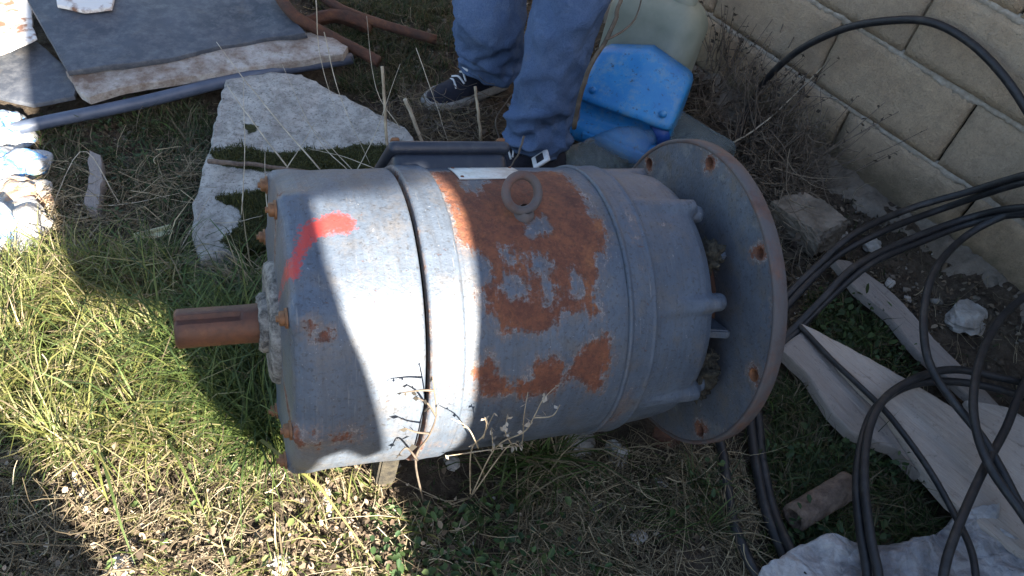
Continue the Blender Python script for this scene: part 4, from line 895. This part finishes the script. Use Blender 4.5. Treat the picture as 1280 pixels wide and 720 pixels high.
stone(770, 568, .027, 'stone_pale', 'pale angular stone just under the motor body', 4, (1.1, .8, .75))
stone(798, 672, .017, 'stone_pale', 'round whitish pebble on bare straw soil in front of the motor', 5)
stone(823, 605, .013, 'stone', 'small oblong grey pebble below the flange', 6, (.7, 1.3, .6))
stone(565, 580, .017, 'stone', 'grey stone in the shadow under the motor next to the foot', 7)
stone(745, 636, .019, 'stone', 'knobbly grey stone above the round whitish pebble', 8)
stone(716, 552, .05, 'stone', 'larger dark stone propping the underside of the motor', 9, (1, .8, .7))
stone(832, 548, .035, 'rust_dark', 'rust-brown stone beside the lower edge of the flange', 10)
stone(985, 258, .018, 'stone_pale', 'little white stone near the broken footing lump', 12)
stone(1112, 355, .016, 'stone_pale', 'little white stone at the foot of the wall past the narrow plank', 13)
stone(1134, 374, .011, 'stone_pale', 'tiny white stone next to the narrow plank', 14)
stone(1045, 300, .035, 'stone', 'grey lump of mortar at the foot of the wall', 15)
stone(1088, 308, .028, 'stone', 'grey lump of mortar under the rising cables', 16)
stone(1022, 386, .012, 'stone', 'pebble in the grass beside the cables', 17)
stone(720, 680, .015, 'stone', 'flat grey pebble among low green leaves', 18)
stone(350, 706, .022, 'stone_pale', 'pale sunlit stone at the front of the grass', 19)
stone(150, 712, .028, 'stone_pale', 'pale sunlit stone beside the shaded corner', 31)
stone(1205, 400, .055, 'stone', 'dark mossy stone at the wall base behind the loops', 32, (1.2, .8, .5))
bm = bmesh.new(); bmesh.ops.create_cube(bm, size=1); bmesh.ops.subdivide_edges(bm, edges=bm.edges[:], cuts=14, use_grid_fill=True)
for v in bm.verts:
    v.co = v.co*(1-.12*max(0, v.co.length-.6)); x, y, z = v.co
    k = 1+.5*float(fbm(x*2.2+z*1.3, y*2.2-z, 5))+.22*float(fbm(x*9+z*7, y*9-z*5, 8)); v.co = Vector((x*.16*k, y*.11*k, z*.085*k))
me = bm_mesh('footing_lump', bm, False)
o = link('footing_lump', me, 'footing_concrete', None, P(1008, 278, .03).tolist()); o.rotation_euler = (.1, -.12, math.radians(-50)); tag(o, 'broken grey concrete lump between the flange and the wall', 'concrete lump')
# small cream plastic bracket
br = tag(empty('plastic_bracket', P(170, 300, .035).tolist()), 'small cream plastic bracket lying in the grass near the slab', 'bracket')
d = P(216, 287, .035)-P(170, 300, .035); ang = math.atan2(d[1], d[0]); Ln = np.linalg.norm(d); br.rotation_euler = (0, .03, ang)
for nm, dm, lc_ in (('base', (Ln, .020, .003), (Ln/2, 0, 0)), ('rail', (Ln, .003, .012), (Ln/2, .0085, .006)), ('rail', (Ln*.45, .003, .012), (Ln*.225, -.0085, .006))):
    me = rbox(nm, dm, .0008, 1); me.transform(Matrix.Translation(lc_)); link(nm, me, 'plastic_cream', br)

# ------------------------------------------------------------------ dead stalks, sticks and weeds
def stick(pts, r, mat, label, cat='stick', name='dry_stick', group=None, tip=.5, ns=6):
    p = spline(pts, 6); rr = np.linspace(r, r*tip, len(p))
    p = p+np.stack([fbm(np.arange(len(p))*.6, np.zeros(len(p))+len(label), 3+k)*r*1.6 for k in range(3)], 1)
    b = MB(); b.tube(p, rr, ns, wob=.25); return tag(link(name, b.mesh(name), mat), label, cat, group)
def pp(*a): return [P(x, y, z) for x, y, z in a]
def fm(x, y, gap):
    s_, t_ = cyl(x, y, .245); p = ML+MA*s_+.245*(math.cos(t_)*ME1+math.sin(t_)*ME2); return C+(p-C)*(1-gap/np.linalg.norm(p-C))
def ff(*a): return [fm(x, y, g) if g > 0 else G(x, y, .01) for x, y, g in a]
stick(pp((487, 212, .02), (482, 150, .14), (477, 82, .26)), .0042, 'dry_stem', 'upright broken dry stalk behind the left end of the terminal box', 'stalk', tip=1)
stick(pp((529, 180, .02), (517, 150, .09), (506, 124, .15)), .0055, 'pale_stem', 'short thick pale broken stalk left of the jeans', 'stalk', tip=1)
stick(pp((602, 176, .02), (598, 145, .09), (594, 108, .16)), .0045, 'dry_stem', 'dry stalk standing between the shoes', 'stalk', tip=.9)
stick(pp((628, 180, .01), (620, 150, .06), (640, 118, .10)), .003, 'dead_twig', 'thin bent twig beside the right leg', 'twig')
stick(pp((655, 170, .32), (648, 192, .30), (636, 212, .27)), .0028, 'dead_twig', 'thin twig leaning across the terminal box', 'twig')
stick(pp((716, 160, .20), (735, 92, .36), (760, 45, .46), (775, 0, .54), (785, -40, .60)), .0062, 'dead_twig', 'dark leaning branch between the jeans and the jugs', 'branch', tip=.7)
stick(pp((758, 50, .455), (790, 30, .47), (805, -10, .54)), .003, 'dead_twig', 'thin side branch in front of the cloudy jug', 'branch')
# fine pale grass stems crossing the slab
fine = [((400, 212, .10), (330, 130, .16), (270, 53, .22)), ((360, 210, .08), (318, 155, .14), (282, 105, .18)), ((437, 215, .10), (395, 170, .13), (352, 80, .2)), ((405, 40, .3), (425, 120, .18), (462, 205, .08)), ((350, 222, .1), (375, 185, .14), (393, 155, .17)), ((440, 212, .1), (410, 180, .13), (373, 142, .16)), ((500, 160, .08), (470, 110, .15), (458, 20, .28)), ((395, 0, .34), (400, 70, .22), (420, 140, .14)), ((302, 268, .1), (306, 190, .2), (304, 100, .3)), ((335, 272, .12), (332, 230, .16), (331, 190, .18)), ((250, 278, .06), (290, 278, .08), (328, 270, .10)), ((480, 215, .1), (430, 196, .12), (385, 186, .11)), ((95, 256, .03), (150, 256, .04), (224, 242, .05)), ((148, 290, .02), (165, 320, .02), (180, 348, .02)), ((150, 255, .02), (100, 190, .07), (40, 330, .02)), ((445, 215, .1), (470, 165, .18), (500, 80, .3)), ((520, 60, .2), (545, 130, .1), (560, 178, .04)), ((215, 330, .02), (240, 285, .06), (262, 246, .1))]
for k, q in enumerate(fine): stick(pp(*q), .0014 if k not in (0, 1) else .0022, 'pale_stem', 'thin pale dry grass stem arching over the slab and grass', 'grass stem', 'dry_straw', 'dry grass stems behind the motor', .4, 5)
stick(pp((262, 202, .1), (310, 205, .12), (392, 216, .1)), .0065, 'bark', 'dark dead branch lying across the slab', 'branch', tip=.6, ns=8)
stick(pp((172, 322, .03), (240, 332, .04), (330, 345, .05)), .008, 'bark', 'grey twisted branch lying in the grass above the shaft', 'branch', tip=.7, ns=8)
stick(pp((96, 588, .03), (102, 612, .03), (110, 640, .03)), .009, 'pale_stem', 'short pale stick end on the sunlit dry grass', 'stick', tip=.9, ns=8)
stick(pp((408, 608, .03), (412, 640, .03), (425, 690, .02)), .009, 'stone_pale', 'pale flaky strip of bark on the ground below the motor', 'bark strip', tip=.6, ns=7)
plank([(112, 188), (124, 194), (129, 225), (120, 262), (106, 258), (109, 222)], .045, .03, 'wood_grey', 'rotten grey wood fragment in the shaded grass', 61, 0, ((118, 190), (112, 260)), 'wood', .008, 'wood_fragment')
# dead weed in front of the motor
def weed(base, stems, mat, label, leafn, seed, name='dead_weed', lmat='litter', leafc=(.30, .24, .17), ls=.02, r0=.003, cat='weed', group=None):
    e = tag(empty(name, np.asarray(base).tolist()), label, cat, group); r_ = np.random.default_rng(seed); b = MB(); tips = []
    for s_ in stems:
        p = spline(s_, 6)-np.asarray(base); b.tube(p, np.linspace(r0, r0*.4, len(p)), 5); tips.append(p)
    link('stems', b.mesh('stems'), mat, e)
    if leafn:
        V = []; Q = []; n = 0
        for k in range(leafn):
            p = tips[r_.integers(len(tips))]; c = p[r_.integers(len(p)//3, len(p))]; d = r_.normal(size=3); d /= np.linalg.norm(d); w_ = np.cross(d, r_.normal(size=3)); w_ /= np.linalg.norm(w_); u_ = np.cross(d, w_)
            L_ = ls*r_.uniform(.5, 1.2); W_ = L_*r_.uniform(.2, .45)
            V += [c, c+d*L_*.5+w_*W_+u_*L_*.15, c+d*L_+u_*L_*.5, c+d*L_*.5-w_*W_+u_*L_*.15]; Q.append((n, n+1, n+2, n+3)); n += 4
        me = mesh_np('leaves', V, Q); colattr(me, np.repeat(np.array(leafc)*r_.uniform(.5, 1.3, (leafn, 1)), 4, 0)); link('leaves', me, lmat, e)
    return e
weed(G(588, 622), [ff((588, 622, 0), (592, 590, .05), (604, 545, .05), (612, 528, .05), (618, 516, .045)), ff((588, 622, 0), (620, 575, .05), (655, 540, .05), (668, 520, .05), (680, 498, .05), (702, 477, .03)), ff((588, 622, 0), (560, 626, 0), (530, 618, 0)), ff((598, 560, .05), (585, 535, .06), (564, 523, .06)), ff((604, 548, .05), (608, 532, .06), (606, 522, .06)), ff((590, 606, .05), (620, 592, .07), (650, 590, .07)), ff((604, 600, .06), (640, 562, .07), (656, 562, .07)), ff((570, 632, 0), (520, 610, .0), (480, 590, .0)), ff((588, 622, 0), (640, 600, .03), (652, 560, .06), (655, 520, .06), (660, 490, .05)), ff((612, 580, .05), (616, 560, .06), (614, 535, .06)), ff((668, 522, .05), (690, 520, .06), (700, 506, .06)), ff((640, 556, .05), (632, 540, .06), (634, 520, .05)), ff((592, 590, .05), (575, 575, .06), (562, 580, .06)), ff((588, 622, 0), (540, 640, 0), (500, 660, 0))], 'dry_stem', 'pale dead weed with curled leaves in front of the motor', 80, 3, ls=.010, r0=.0014, leafc=(.46, .40, .32))
weed(G(530, 630), [ff((530, 630, 0), (520, 580, .05), (536, 545, .05), (545, 520, .05), (543, 490, .05), (540, 470, .05)), ff((545, 520, .05), (535, 505, .05), (522, 497, .05)), ff((542, 488, .05), (525, 488, .05), (503, 491, .05)), ff((538, 542, .05), (520, 540, .05), (506, 535, .05)), ff((522, 575, .05), (508, 560, .05), (496, 572, .05))], 'dead_twig', 'thin dark thorny weed against the sunlit band of the motor', 16, 5, ls=.012, r0=.0020, leafc=(.08, .07, .055))
rw = np.random.default_rng(19)
wb = [(905, 200), (935, 215), (915, 175), (955, 235), (890, 150), (880, 120), (965, 200), (935, 150), (985, 250), (900, 95), (870, 150), (950, 185), (925, 195), (975, 225)]
for k, (px, py) in enumerate(wb):
    base = G(px, py); st = []
    for q in range(5):
        h = rw.uniform(.05, .27); dx = rw.normal(0, .08); dy = rw.normal(0, .05)
        lean = np.array([.05+dx, .05+dy, h]); m = base+lean*.5+rw.normal(0, .02, 3); tip = base+lean
        for a in (m, tip):
            dd = (a-WO)@WNRM
            if dd < .02: a += WNRM*(.02-dd)
        st.append([base+rw.normal(0, .012, 3)*[1, 1, 0], m, tip])
        for z in range(2):
            e_ = tip+rw.normal(0, .05, 3)+[0, 0, .02]; dd = (e_-WO)@WNRM
            if dd < .02: e_ += WNRM*(.02-dd)
            st.append([m, (m+e_)/2+rw.normal(0, .012, 3), e_])
    weed(base, st, 'dead_twig', 'dead brown tangled weed growing at the foot of the block wall', 60, 50+k, ls=.013, leafc=(.085, .068, .052), r0=.0018, group='dead weeds along the wall')
for k, q in enumerate([[(905, 185, .04), (960, 150, .12), (1030, 82, .26)], [(960, 175, .06), (1040, 110, .2), (1130, 70, .34)], [(940, 130, .14), (1010, 120, .2), (1095, 135, .2)], [(1085, 90, .3), (1070, 40, .36), (1055, -10, .44)], [(985, 60, .26), (1010, 10, .34), (1000, -30, .4)], [(975, 40, .28), (990, 5, .34), (1010, -20, .38)], [(1115, 80, .28), (1180, 40, .38), (1240, 0, .46)], [(900, 110, .1), (940, 60, .22), (990, -10, .36)], [(915, 120, .1), (965, 40, .26), (1015, -20, .38)]]):
    stick(pp(*q), .0030 if k == 0 else .0016, 'pale_stem' if k == 0 else 'dead_twig', 'long pale straw leaning from behind the flange towards the wall' if k == 0 else 'thin dark twig standing in front of the block wall', 'twig', 'dry_twig', None if k == 0 else 'thin twigs at the wall', .4, 5)

# ------------------------------------------------------------------ grass, straw, leaf litter, crumbs of soil
def polyW(px): return np.array([P(x, y, 0)[:2] for x, y in px])
def scatter(px, n, seed, keep=None, avoid=True):
    r_ = np.random.default_rng(seed); poly = polyW(px); lo, hi = poly.min(0), poly.max(0); out = np.zeros((0, 2))
    while len(out) < n:
        q = r_.uniform(lo, hi, (n*2, 2)); q = q[in_poly(q[:, 0], q[:, 1], poly)]
        cl = vnoise(q[:, 0]*9, q[:, 1]*9, seed)*.6+vnoise(q[:, 0]*28, q[:, 1]*28, seed+1)*.4; q = q[r_.random(len(q)) < np.clip((cl-.34)*3.4, .03, 1)]
        if avoid:
            for e in EXCL: q = q[~in_poly(q[:, 0], q[:, 1], e)]
            rel = np.column_stack([q, np.zeros(len(q))])-ML; s_ = rel@MA; t_ = rel@ME1
            q = q[~((s_ > .02) & (s_ < .76) & (np.abs(t_) < .10+.06*(s_ > .5)))]
            q = q[((q[:, 0]-WO[0])*WNRM[0]+(q[:, 1]-WO[1])*WNRM[1]) > .07]
        out = np.vstack([out, q])
    return out[:n]
def blades(xy, h, wd, lean, col, seed, dirn=None, dstd=10.):
    r_ = np.random.default_rng(seed); n = len(xy); H = h*r_.lognormal(0, .35, n); W = wd*r_.uniform(.6, 1.4, n)
    az = r_.uniform(0, 2*math.pi, n) if dirn is None else dirn+r_.normal(0, dstd, n)
    d = np.stack([np.cos(az), np.sin(az), 0*az], 1); sd = np.stack([-np.sin(az+r_.normal(0, .5, n)), np.cos(az), 0*az], 1)
    ln = lean*r_.uniform(.3, 1.5, n); base = np.column_stack([xy, ground(xy[:, 0], xy[:, 1])-.004])
    t = np.array([0, .33, .68, 1.]); P_ = []
    for k in t:
        a = ln*k**1.3*.9; P_.append(base+d*(H*np.sin(np.clip(a, 0, 2.4))*k)[:, None]+np.array([0, 0, 1.])*(H*np.cos(np.clip(a, 0, 2.0))*k*np.where(a > 1.57, .3, 1))[:, None])
    wv = [1, .9, .6]; V = np.empty((n, 7, 3))
    for k in range(3): V[:, 2*k] = P_[k]-sd*(W*wv[k]/2)[:, None]; V[:, 2*k+1] = P_[k]+sd*(W*wv[k]/2)[:, None]
    V[:, 6] = P_[3]; V[:, :, 2] = np.maximum(V[:, :, 2], base[:, None, 2]+.002)
    b0 = np.arange(n)*7; Q = np.concatenate([np.stack([b0, b0+1, b0+3, b0+2], 1), np.stack([b0+2, b0+3, b0+5, b0+4], 1)]); T = np.stack([b0+4, b0+5, b0+6], 1)
    cs = np.array(col); pick = r_.integers(0, len(cs), n); c = cs[pick]*r_.uniform(.65, 1.35, (n, 1))
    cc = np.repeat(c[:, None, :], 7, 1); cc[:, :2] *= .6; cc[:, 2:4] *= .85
    return V.reshape(-1, 3), Q, T, cc.reshape(-1, 3)
GREEN = [(.060, .098, .026), (.085, .125, .035), (.11, .145, .042), (.05, .078, .024)]
YEL = [(.14, .152, .042), (.195, .192, .062), (.10, .128, .034), (.235, .21, .09), (.29, .255, .13)]
DRY = [(.27, .22, .135), (.33, .28, .18), (.20, .16, .10), (.15, .12, .075)]
DARK = [(.028, .046, .015), (.040, .062, .020), (.055, .075, .026), (.095, .085, .045), (.13, .105, .065)]
def tufts(px, n, per, h, wd, lean, col, seed):
    r_ = np.random.default_rng(seed); c = scatter(px, n, seed); k = r_.poisson(per, n)+3; idx = np.repeat(np.arange(n), k); o = r_.normal(0, .013, (len(idx), 2))
    az = np.arctan2(o[:, 1], o[:, 0])+r_.normal(0, .5, len(idx)); bias = r_.uniform(0, 2*math.pi, n)[idx]; sel = r_.random(len(idx)) < .72; az = np.where(sel, bias+r_.normal(0, .4, len(idx)), az)
    return blades(c[idx]+o, h, wd, lean, col, seed, az, 0.)
def grass_layer(name, specs, label):
    b = MB(); cols = []
    for k, (px, n, h, wd, lean, col, seed, dr, ds) in enumerate(specs):
        V, Q, T, c = tufts(px, n, -ds, h, wd, lean, col, seed) if ds < 0 else blades(scatter(px, n, seed), h, wd, lean, col, seed, dr, ds)
        b.add(V, Q, T); cols.append(c)
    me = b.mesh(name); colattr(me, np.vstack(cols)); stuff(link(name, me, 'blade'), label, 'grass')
ALL = [(-160, -60), (1450, -60), (1450, 800), (-200, 800)]
LG = [(-60, 350), (60, 345), (190, 340), (260, 400), (340, 440), (350, 570), (290, 585), (180, 570), (100, 585), (30, 545), (-60, 520)]
LF = [(-40, 520), (150, 480), (350, 520), (440, 600), (560, 640), (600, 740), (-40, 740)]
grass_layer('long_grass', [
    (LG, 520, .085, .0033, 1.25, YEL+YEL[:3]+GREEN[1:3]+DRY[2:3], 101, None, -24),
    (LG, 1000, .035, .0026, 1.4, YEL+DRY+GREEN, 106, None, 1),
    (LG, 1200, .12, .0040, 1.6, YEL+GREEN[1:], 102, math.radians(-20), 1.0),
    ([(200, 420), (340, 430), (360, 590), (300, 560), (230, 480)], 150, .12, .0042, 1.2, GREEN+YEL[2:3], 103, None, -18),
    ([(180, 330), (345, 325), (345, 420), (225, 420)], 80, .10, .0035, 1.4, GREEN+DRY[:2], 104, None, -16),
    (LF, 80, .05, .0028, 1.5, YEL+DRY+GREEN[2:3], 105, None, -14),
    (LF, 700, .025, .0026, 1.5, YEL+DRY, 107, None, 1)], 'long yellow-green grass in front of and beside the motor shaft')
grass_layer('short_grass', [
    (ALL, 5500, .022, .0026, 1.4, DARK+[DRY[2]], 111, None, 1),
    ([(40, 160), (270, 120), (265, 200), (240, 320), (200, 340), (60, 330)], 420, .045, .0026, 1.4, DARK+GREEN[:1]+DRY[2:], 112, None, -18),
    ([(380, -20), (580, -20), (560, 150), (520, 160), (430, 110)], 420, .04, .0026, 1.3, DARK, 113, None, -16),
    ([(1010, 370), (1090, 360), (1165, 470), (1090, 470), (1020, 410)], 4200, .035, .0032, 1.3, DARK+GREEN[:1], 114, None, 1),
    ([(925, 540), (1000, 470), (1080, 540), (1180, 600), (1180, 680), (1040, 680), (960, 690)], 420, .042, .0028, 1.3, DARK+GREEN[:1], 115, None, -17),
    ([(580, 600), (760, 590), (860, 560), (900, 640), (760, 720), (540, 730)], 60, .04, .0026, 1.3, DARK+GREEN, 116, None, -12),
    ([(860, 600), (905, 600), (910, 660), (880, 670)], 220, .065, .0026, 1.1, GREEN[:1]+DARK, 117, None, 1),
    ([(600, 590), (700, 570), (690, 640), (620, 650)], 260, .13, .0032, 1.0, GREEN[:2]+DRY[:1], 118, None, 1)], 'short dark green grass growing in the shade')
# moss tufts on the slab
b = MB(); cl = []
for k, m_ in enumerate(moss_px[:2]):
    r_ = np.random.default_rng(130+k); poly = np.array([P(x, y, .08)[:2] for x, y in m_]); lo, hi = poly.min(0), poly.max(0); q = r_.uniform(lo, hi, (16000, 2))
    dsd = sdist(q[:, 0], q[:, 1], poly)+.03*fbm(q[:, 0]*30, q[:, 1]*30, 5); q = q[dsd > .0]
    V, Q, T, c = blades(q, .010, .0022, 1.0, [(.05, .055, .012), (.075, .075, .018), (.035, .045, .010)], 140+k)
    V[:, 2] += .076-np.repeat(ground(q[:, 0], q[:, 1]), 7)+np.repeat(.03*fbm(q[:, 0]*5, q[:, 1]*5, 41), 7); b.add(V, Q, T); cl.append(c)
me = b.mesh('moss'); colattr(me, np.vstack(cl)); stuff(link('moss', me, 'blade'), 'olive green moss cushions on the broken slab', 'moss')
# straw lying about
def straw(px, n, ln, r, col, seed, lift=.008):
    r_ = np.random.default_rng(seed); xy = scatter(px, n, seed); K = 6; L_ = ln*r_.lognormal(0, .5, n); az = r_.uniform(0, 2*math.pi, n); cv = r_.normal(0, 1.0, n)
    t = np.linspace(-.5, .5, K); X = np.zeros((n, K, 3)); x = xy[:, 0].copy(); y = xy[:, 1].copy()
    for k in range(K):
        X[:, k, 0] = x; X[:, k, 1] = y; a = az+cv*t[k]; x = x+np.cos(a)*L_/K; y = y+np.sin(a)*L_/K
    tl = r_.normal(0, .25, n)
    X[:, :, 2] = ground(X[:, :, 0], X[:, :, 1])+.003+r_.exponential(lift, n)[:, None]+np.abs(t[None, :]*(L_*tl)[:, None])
    rr = r*r_.uniform(.5, 1.5, n); T_ = np.gradient(X, axis=1); T_ /= np.linalg.norm(T_, axis=2)[..., None]+1e-9
    B = np.cross(T_, [0, 0, 1.]); B /= np.linalg.norm(B, axis=2)[..., None]+1e-9; N = np.cross(B, T_)
    V = np.empty((n, K, 3, 3)); tp = np.linspace(1, .45, K)[None, :, None]
    for k in range(3):
        a = 2*math.pi*k/3; V[:, :, k] = X+(B*math.cos(a)+N*math.sin(a))*rr[:, None, None]*tp
    b0 = (np.arange(n)*K*3)[:, None, None]+(np.arange(K-1)*3)[None, :, None]; j = np.arange(3)[None, None, :]; k2 = (j+1) % 3
    Q = np.stack([b0+j, b0+k2, b0+3+k2, b0+3+j], -1).reshape(-1, 4)
    cs = np.array(col); c = cs[r_.integers(0, len(cs), n)]*r_.uniform(.6, 1.3, (n, 1)); return V.reshape(-1, 3), Q, np.repeat(c, K*3, 0)
b = MB(); cl = []
for a in ((ALL, 3600, .06, .0008, DRY[2:]+DRY, 201, .006), (LF, 1700, .045, .0009, DRY+[(.12, .09, .06), (.48, .42, .30)], 202, .012), ([(680, 570), (930, 560), (950, 740), (620, 740)], 2600, .07, .0010, DRY, 203, .008), (LG, 900, .08, .0009, DRY, 204, .02), ([(-40, 560), (110, 600), (160, 740), (-60, 740)], 700, .09, .0011, DRY[2:], 205, .01), ([(60, 200), (340, 220), (345, 340), (60, 340)], 1300, .09, .0010, DRY, 206, .02), ([(480, 130), (530, 145), (640, 145), (640, 190), (480, 190)], 500, .08, .0012, DRY[2:]+[(.12, .1, .08)], 207, .03), ([(860, 100), (1000, 200), (1000, 330), (940, 300), (860, 180)], 2200, .08, .0012, [(.10, .08, .06), (.15, .12, .09), (.22, .18, .13)], 208, .03)):
    V, Q, c = straw(*a); b.add(V, Q); cl.append(c)
me = b.mesh('straw'); colattr(me, np.vstack(cl)); stuff(link('straw', me, 'straw'), 'loose dry straw lying over soil and grass', 'straw')
# leaf litter and low broad leaves
def leaves(px, n, sz, col, seed, lift, flat=.5):
    r_ = np.random.default_rng(seed); xy = scatter(px, n, seed); c = np.column_stack([xy, ground(xy[:, 0], xy[:, 1])+.002+r_.exponential(lift, n)])
    az = r_.uniform(0, 2*math.pi, n); L_ = np.minimum(sz*r_.lognormal(0, .35, n), sz*1.6); tz = r_.normal(0, flat, n)
    d = np.stack([np.cos(az), np.sin(az), tz], 1); s_ = np.stack([-np.sin(az), np.cos(az), r_.normal(0, flat, n)], 1); u = np.array([0, 0, 1.])
    k = r_.uniform(.5, .85, n)[:, None]*L_[:, None]; D = d*L_[:, None]; cu = (r_.normal(.12, .15, n)*L_)[:, None]*u
    V = np.stack([c-D*.5, c-D*.2+s_*k*.42+cu, c+D*.22+s_*k*.38+cu, c+D*.5, c+D*.22-s_*k*.38+cu, c-D*.2-s_*k*.42+cu, c], 1)
    V[..., 2] = np.maximum(V[..., 2], ground(V[..., 0], V[..., 1])+.001)
    b0 = np.arange(n)*7; T = np.concatenate([np.stack([b0+6, b0+i, b0+(i+1) % 6], 1) for i in range(6)])
    cs = np.array(col); cc = cs[r_.integers(0, len(cs), n)]*r_.uniform(.6, 1.35, (n, 1)); return V.reshape(-1, 3), T, np.repeat(cc, 7, 0)
b = MB(); cl = []
for a in ((ALL, 11000, .011, [(.10, .075, .05), (.16, .12, .08), (.06, .045, .03), (.22, .18, .13)], 301, .003), (LF, 6000, .009, [(.07, .052, .036), (.10, .075, .05), (.14, .10, .07), (.30, .24, .18), (.20, .15, .10), (.26, .21, .15)], 302, .01), ([(860, 100), (1000, 200), (1000, 330), (940, 300), (860, 180)], 1400, .014, [(.06, .045, .035), (.10, .08, .06)], 303, .015)):
    V, T, c = leaves(*a); b.add(V, None, T); cl.append(c)
me = b.mesh('leaf_litter', False); colattr(me, np.vstack(cl)); stuff(link('leaf_litter', me, 'litter'), 'dry leaf litter scattered on the soil', 'leaves')
b = MB(); cl = []
for a in (([(540, 640), (760, 590), (900, 560), (900, 620), (740, 740), (480, 740), (440, 640)], 700, .013, [(.045, .085, .03), (.06, .105, .035), (.035, .07, .03), (.08, .12, .04)], 311, .018, .35), (LF, 420, .011, [(.10, .15, .05), (.16, .2, .07)], 312, .015, .4), ([(1010, 370), (1090, 360), (1165, 470), (1090, 470), (1020, 410)], 700, .013, [(.035, .06, .02), (.05, .085, .03)], 313, .015, .4), ([(940, 560), (1080, 560), (1180, 620), (1100, 680), (980, 680)], 900, .012, [(.03, .06, .02), (.05, .08, .03)], 314, .018, .4), ([(60, 160), (270, 140), (240, 320), (80, 330)], 900, .010, [(.035, .06, .02), (.05, .08, .03)], 315, .015, .4)):
    V, T, c = leaves(*a); b.add(V, None, T); cl.append(c)
me = b.mesh('low_weeds', False); colattr(me, np.vstack(cl)); stuff(link('low_weeds', me, 'blade'), 'low broad-leaved green weeds in the grass', 'weeds')
# crumbs of soil and gravel
r_ = np.random.default_rng(401); xy = scatter(ALL, 9000, 401); n = len(xy)
bm = bmesh.new(); bmesh.ops.create_icosphere(bm, subdivisions=1, radius=1); tv = np.array([v.co[:] for v in bm.verts]); tf = np.array([[v.index for v in f.verts] for f in bm.faces]); bm.free()
sz = .0042*r_.lognormal(0, .55, n); sh = r_.uniform(.55, 1.35, (n, len(tv), 1)); A = r_.normal(size=(n, 3, 3)); A, _ = np.linalg.qr(A)
V = np.einsum('nij,nvj->nvi', A, tv[None]*sh*np.array([1, .8, .6]))*sz[:, None, None]+np.column_stack([xy, ground(xy[:, 0], xy[:, 1])+sz*.3])[:, None, :]
T = (np.arange(n)*len(tv))[:, None, None]+tf[None]
me = mesh_np('gravel', V.reshape(-1, 3), None, T.reshape(-1, 3), False); cs = np.array([(.10, .08, .06), (.07, .055, .04), (.16, .14, .115), (.28, .26, .23)])
colattr(me, np.repeat(cs[r_.choice(4, n, p=[.4, .33, .2, .07])]*r_.uniform(.7, 1.3, (n, 1)), len(tv), 0)); stuff(link('gravel', me, 'gravel'), 'crumbs of soil and small gravel on the ground', 'gravel')
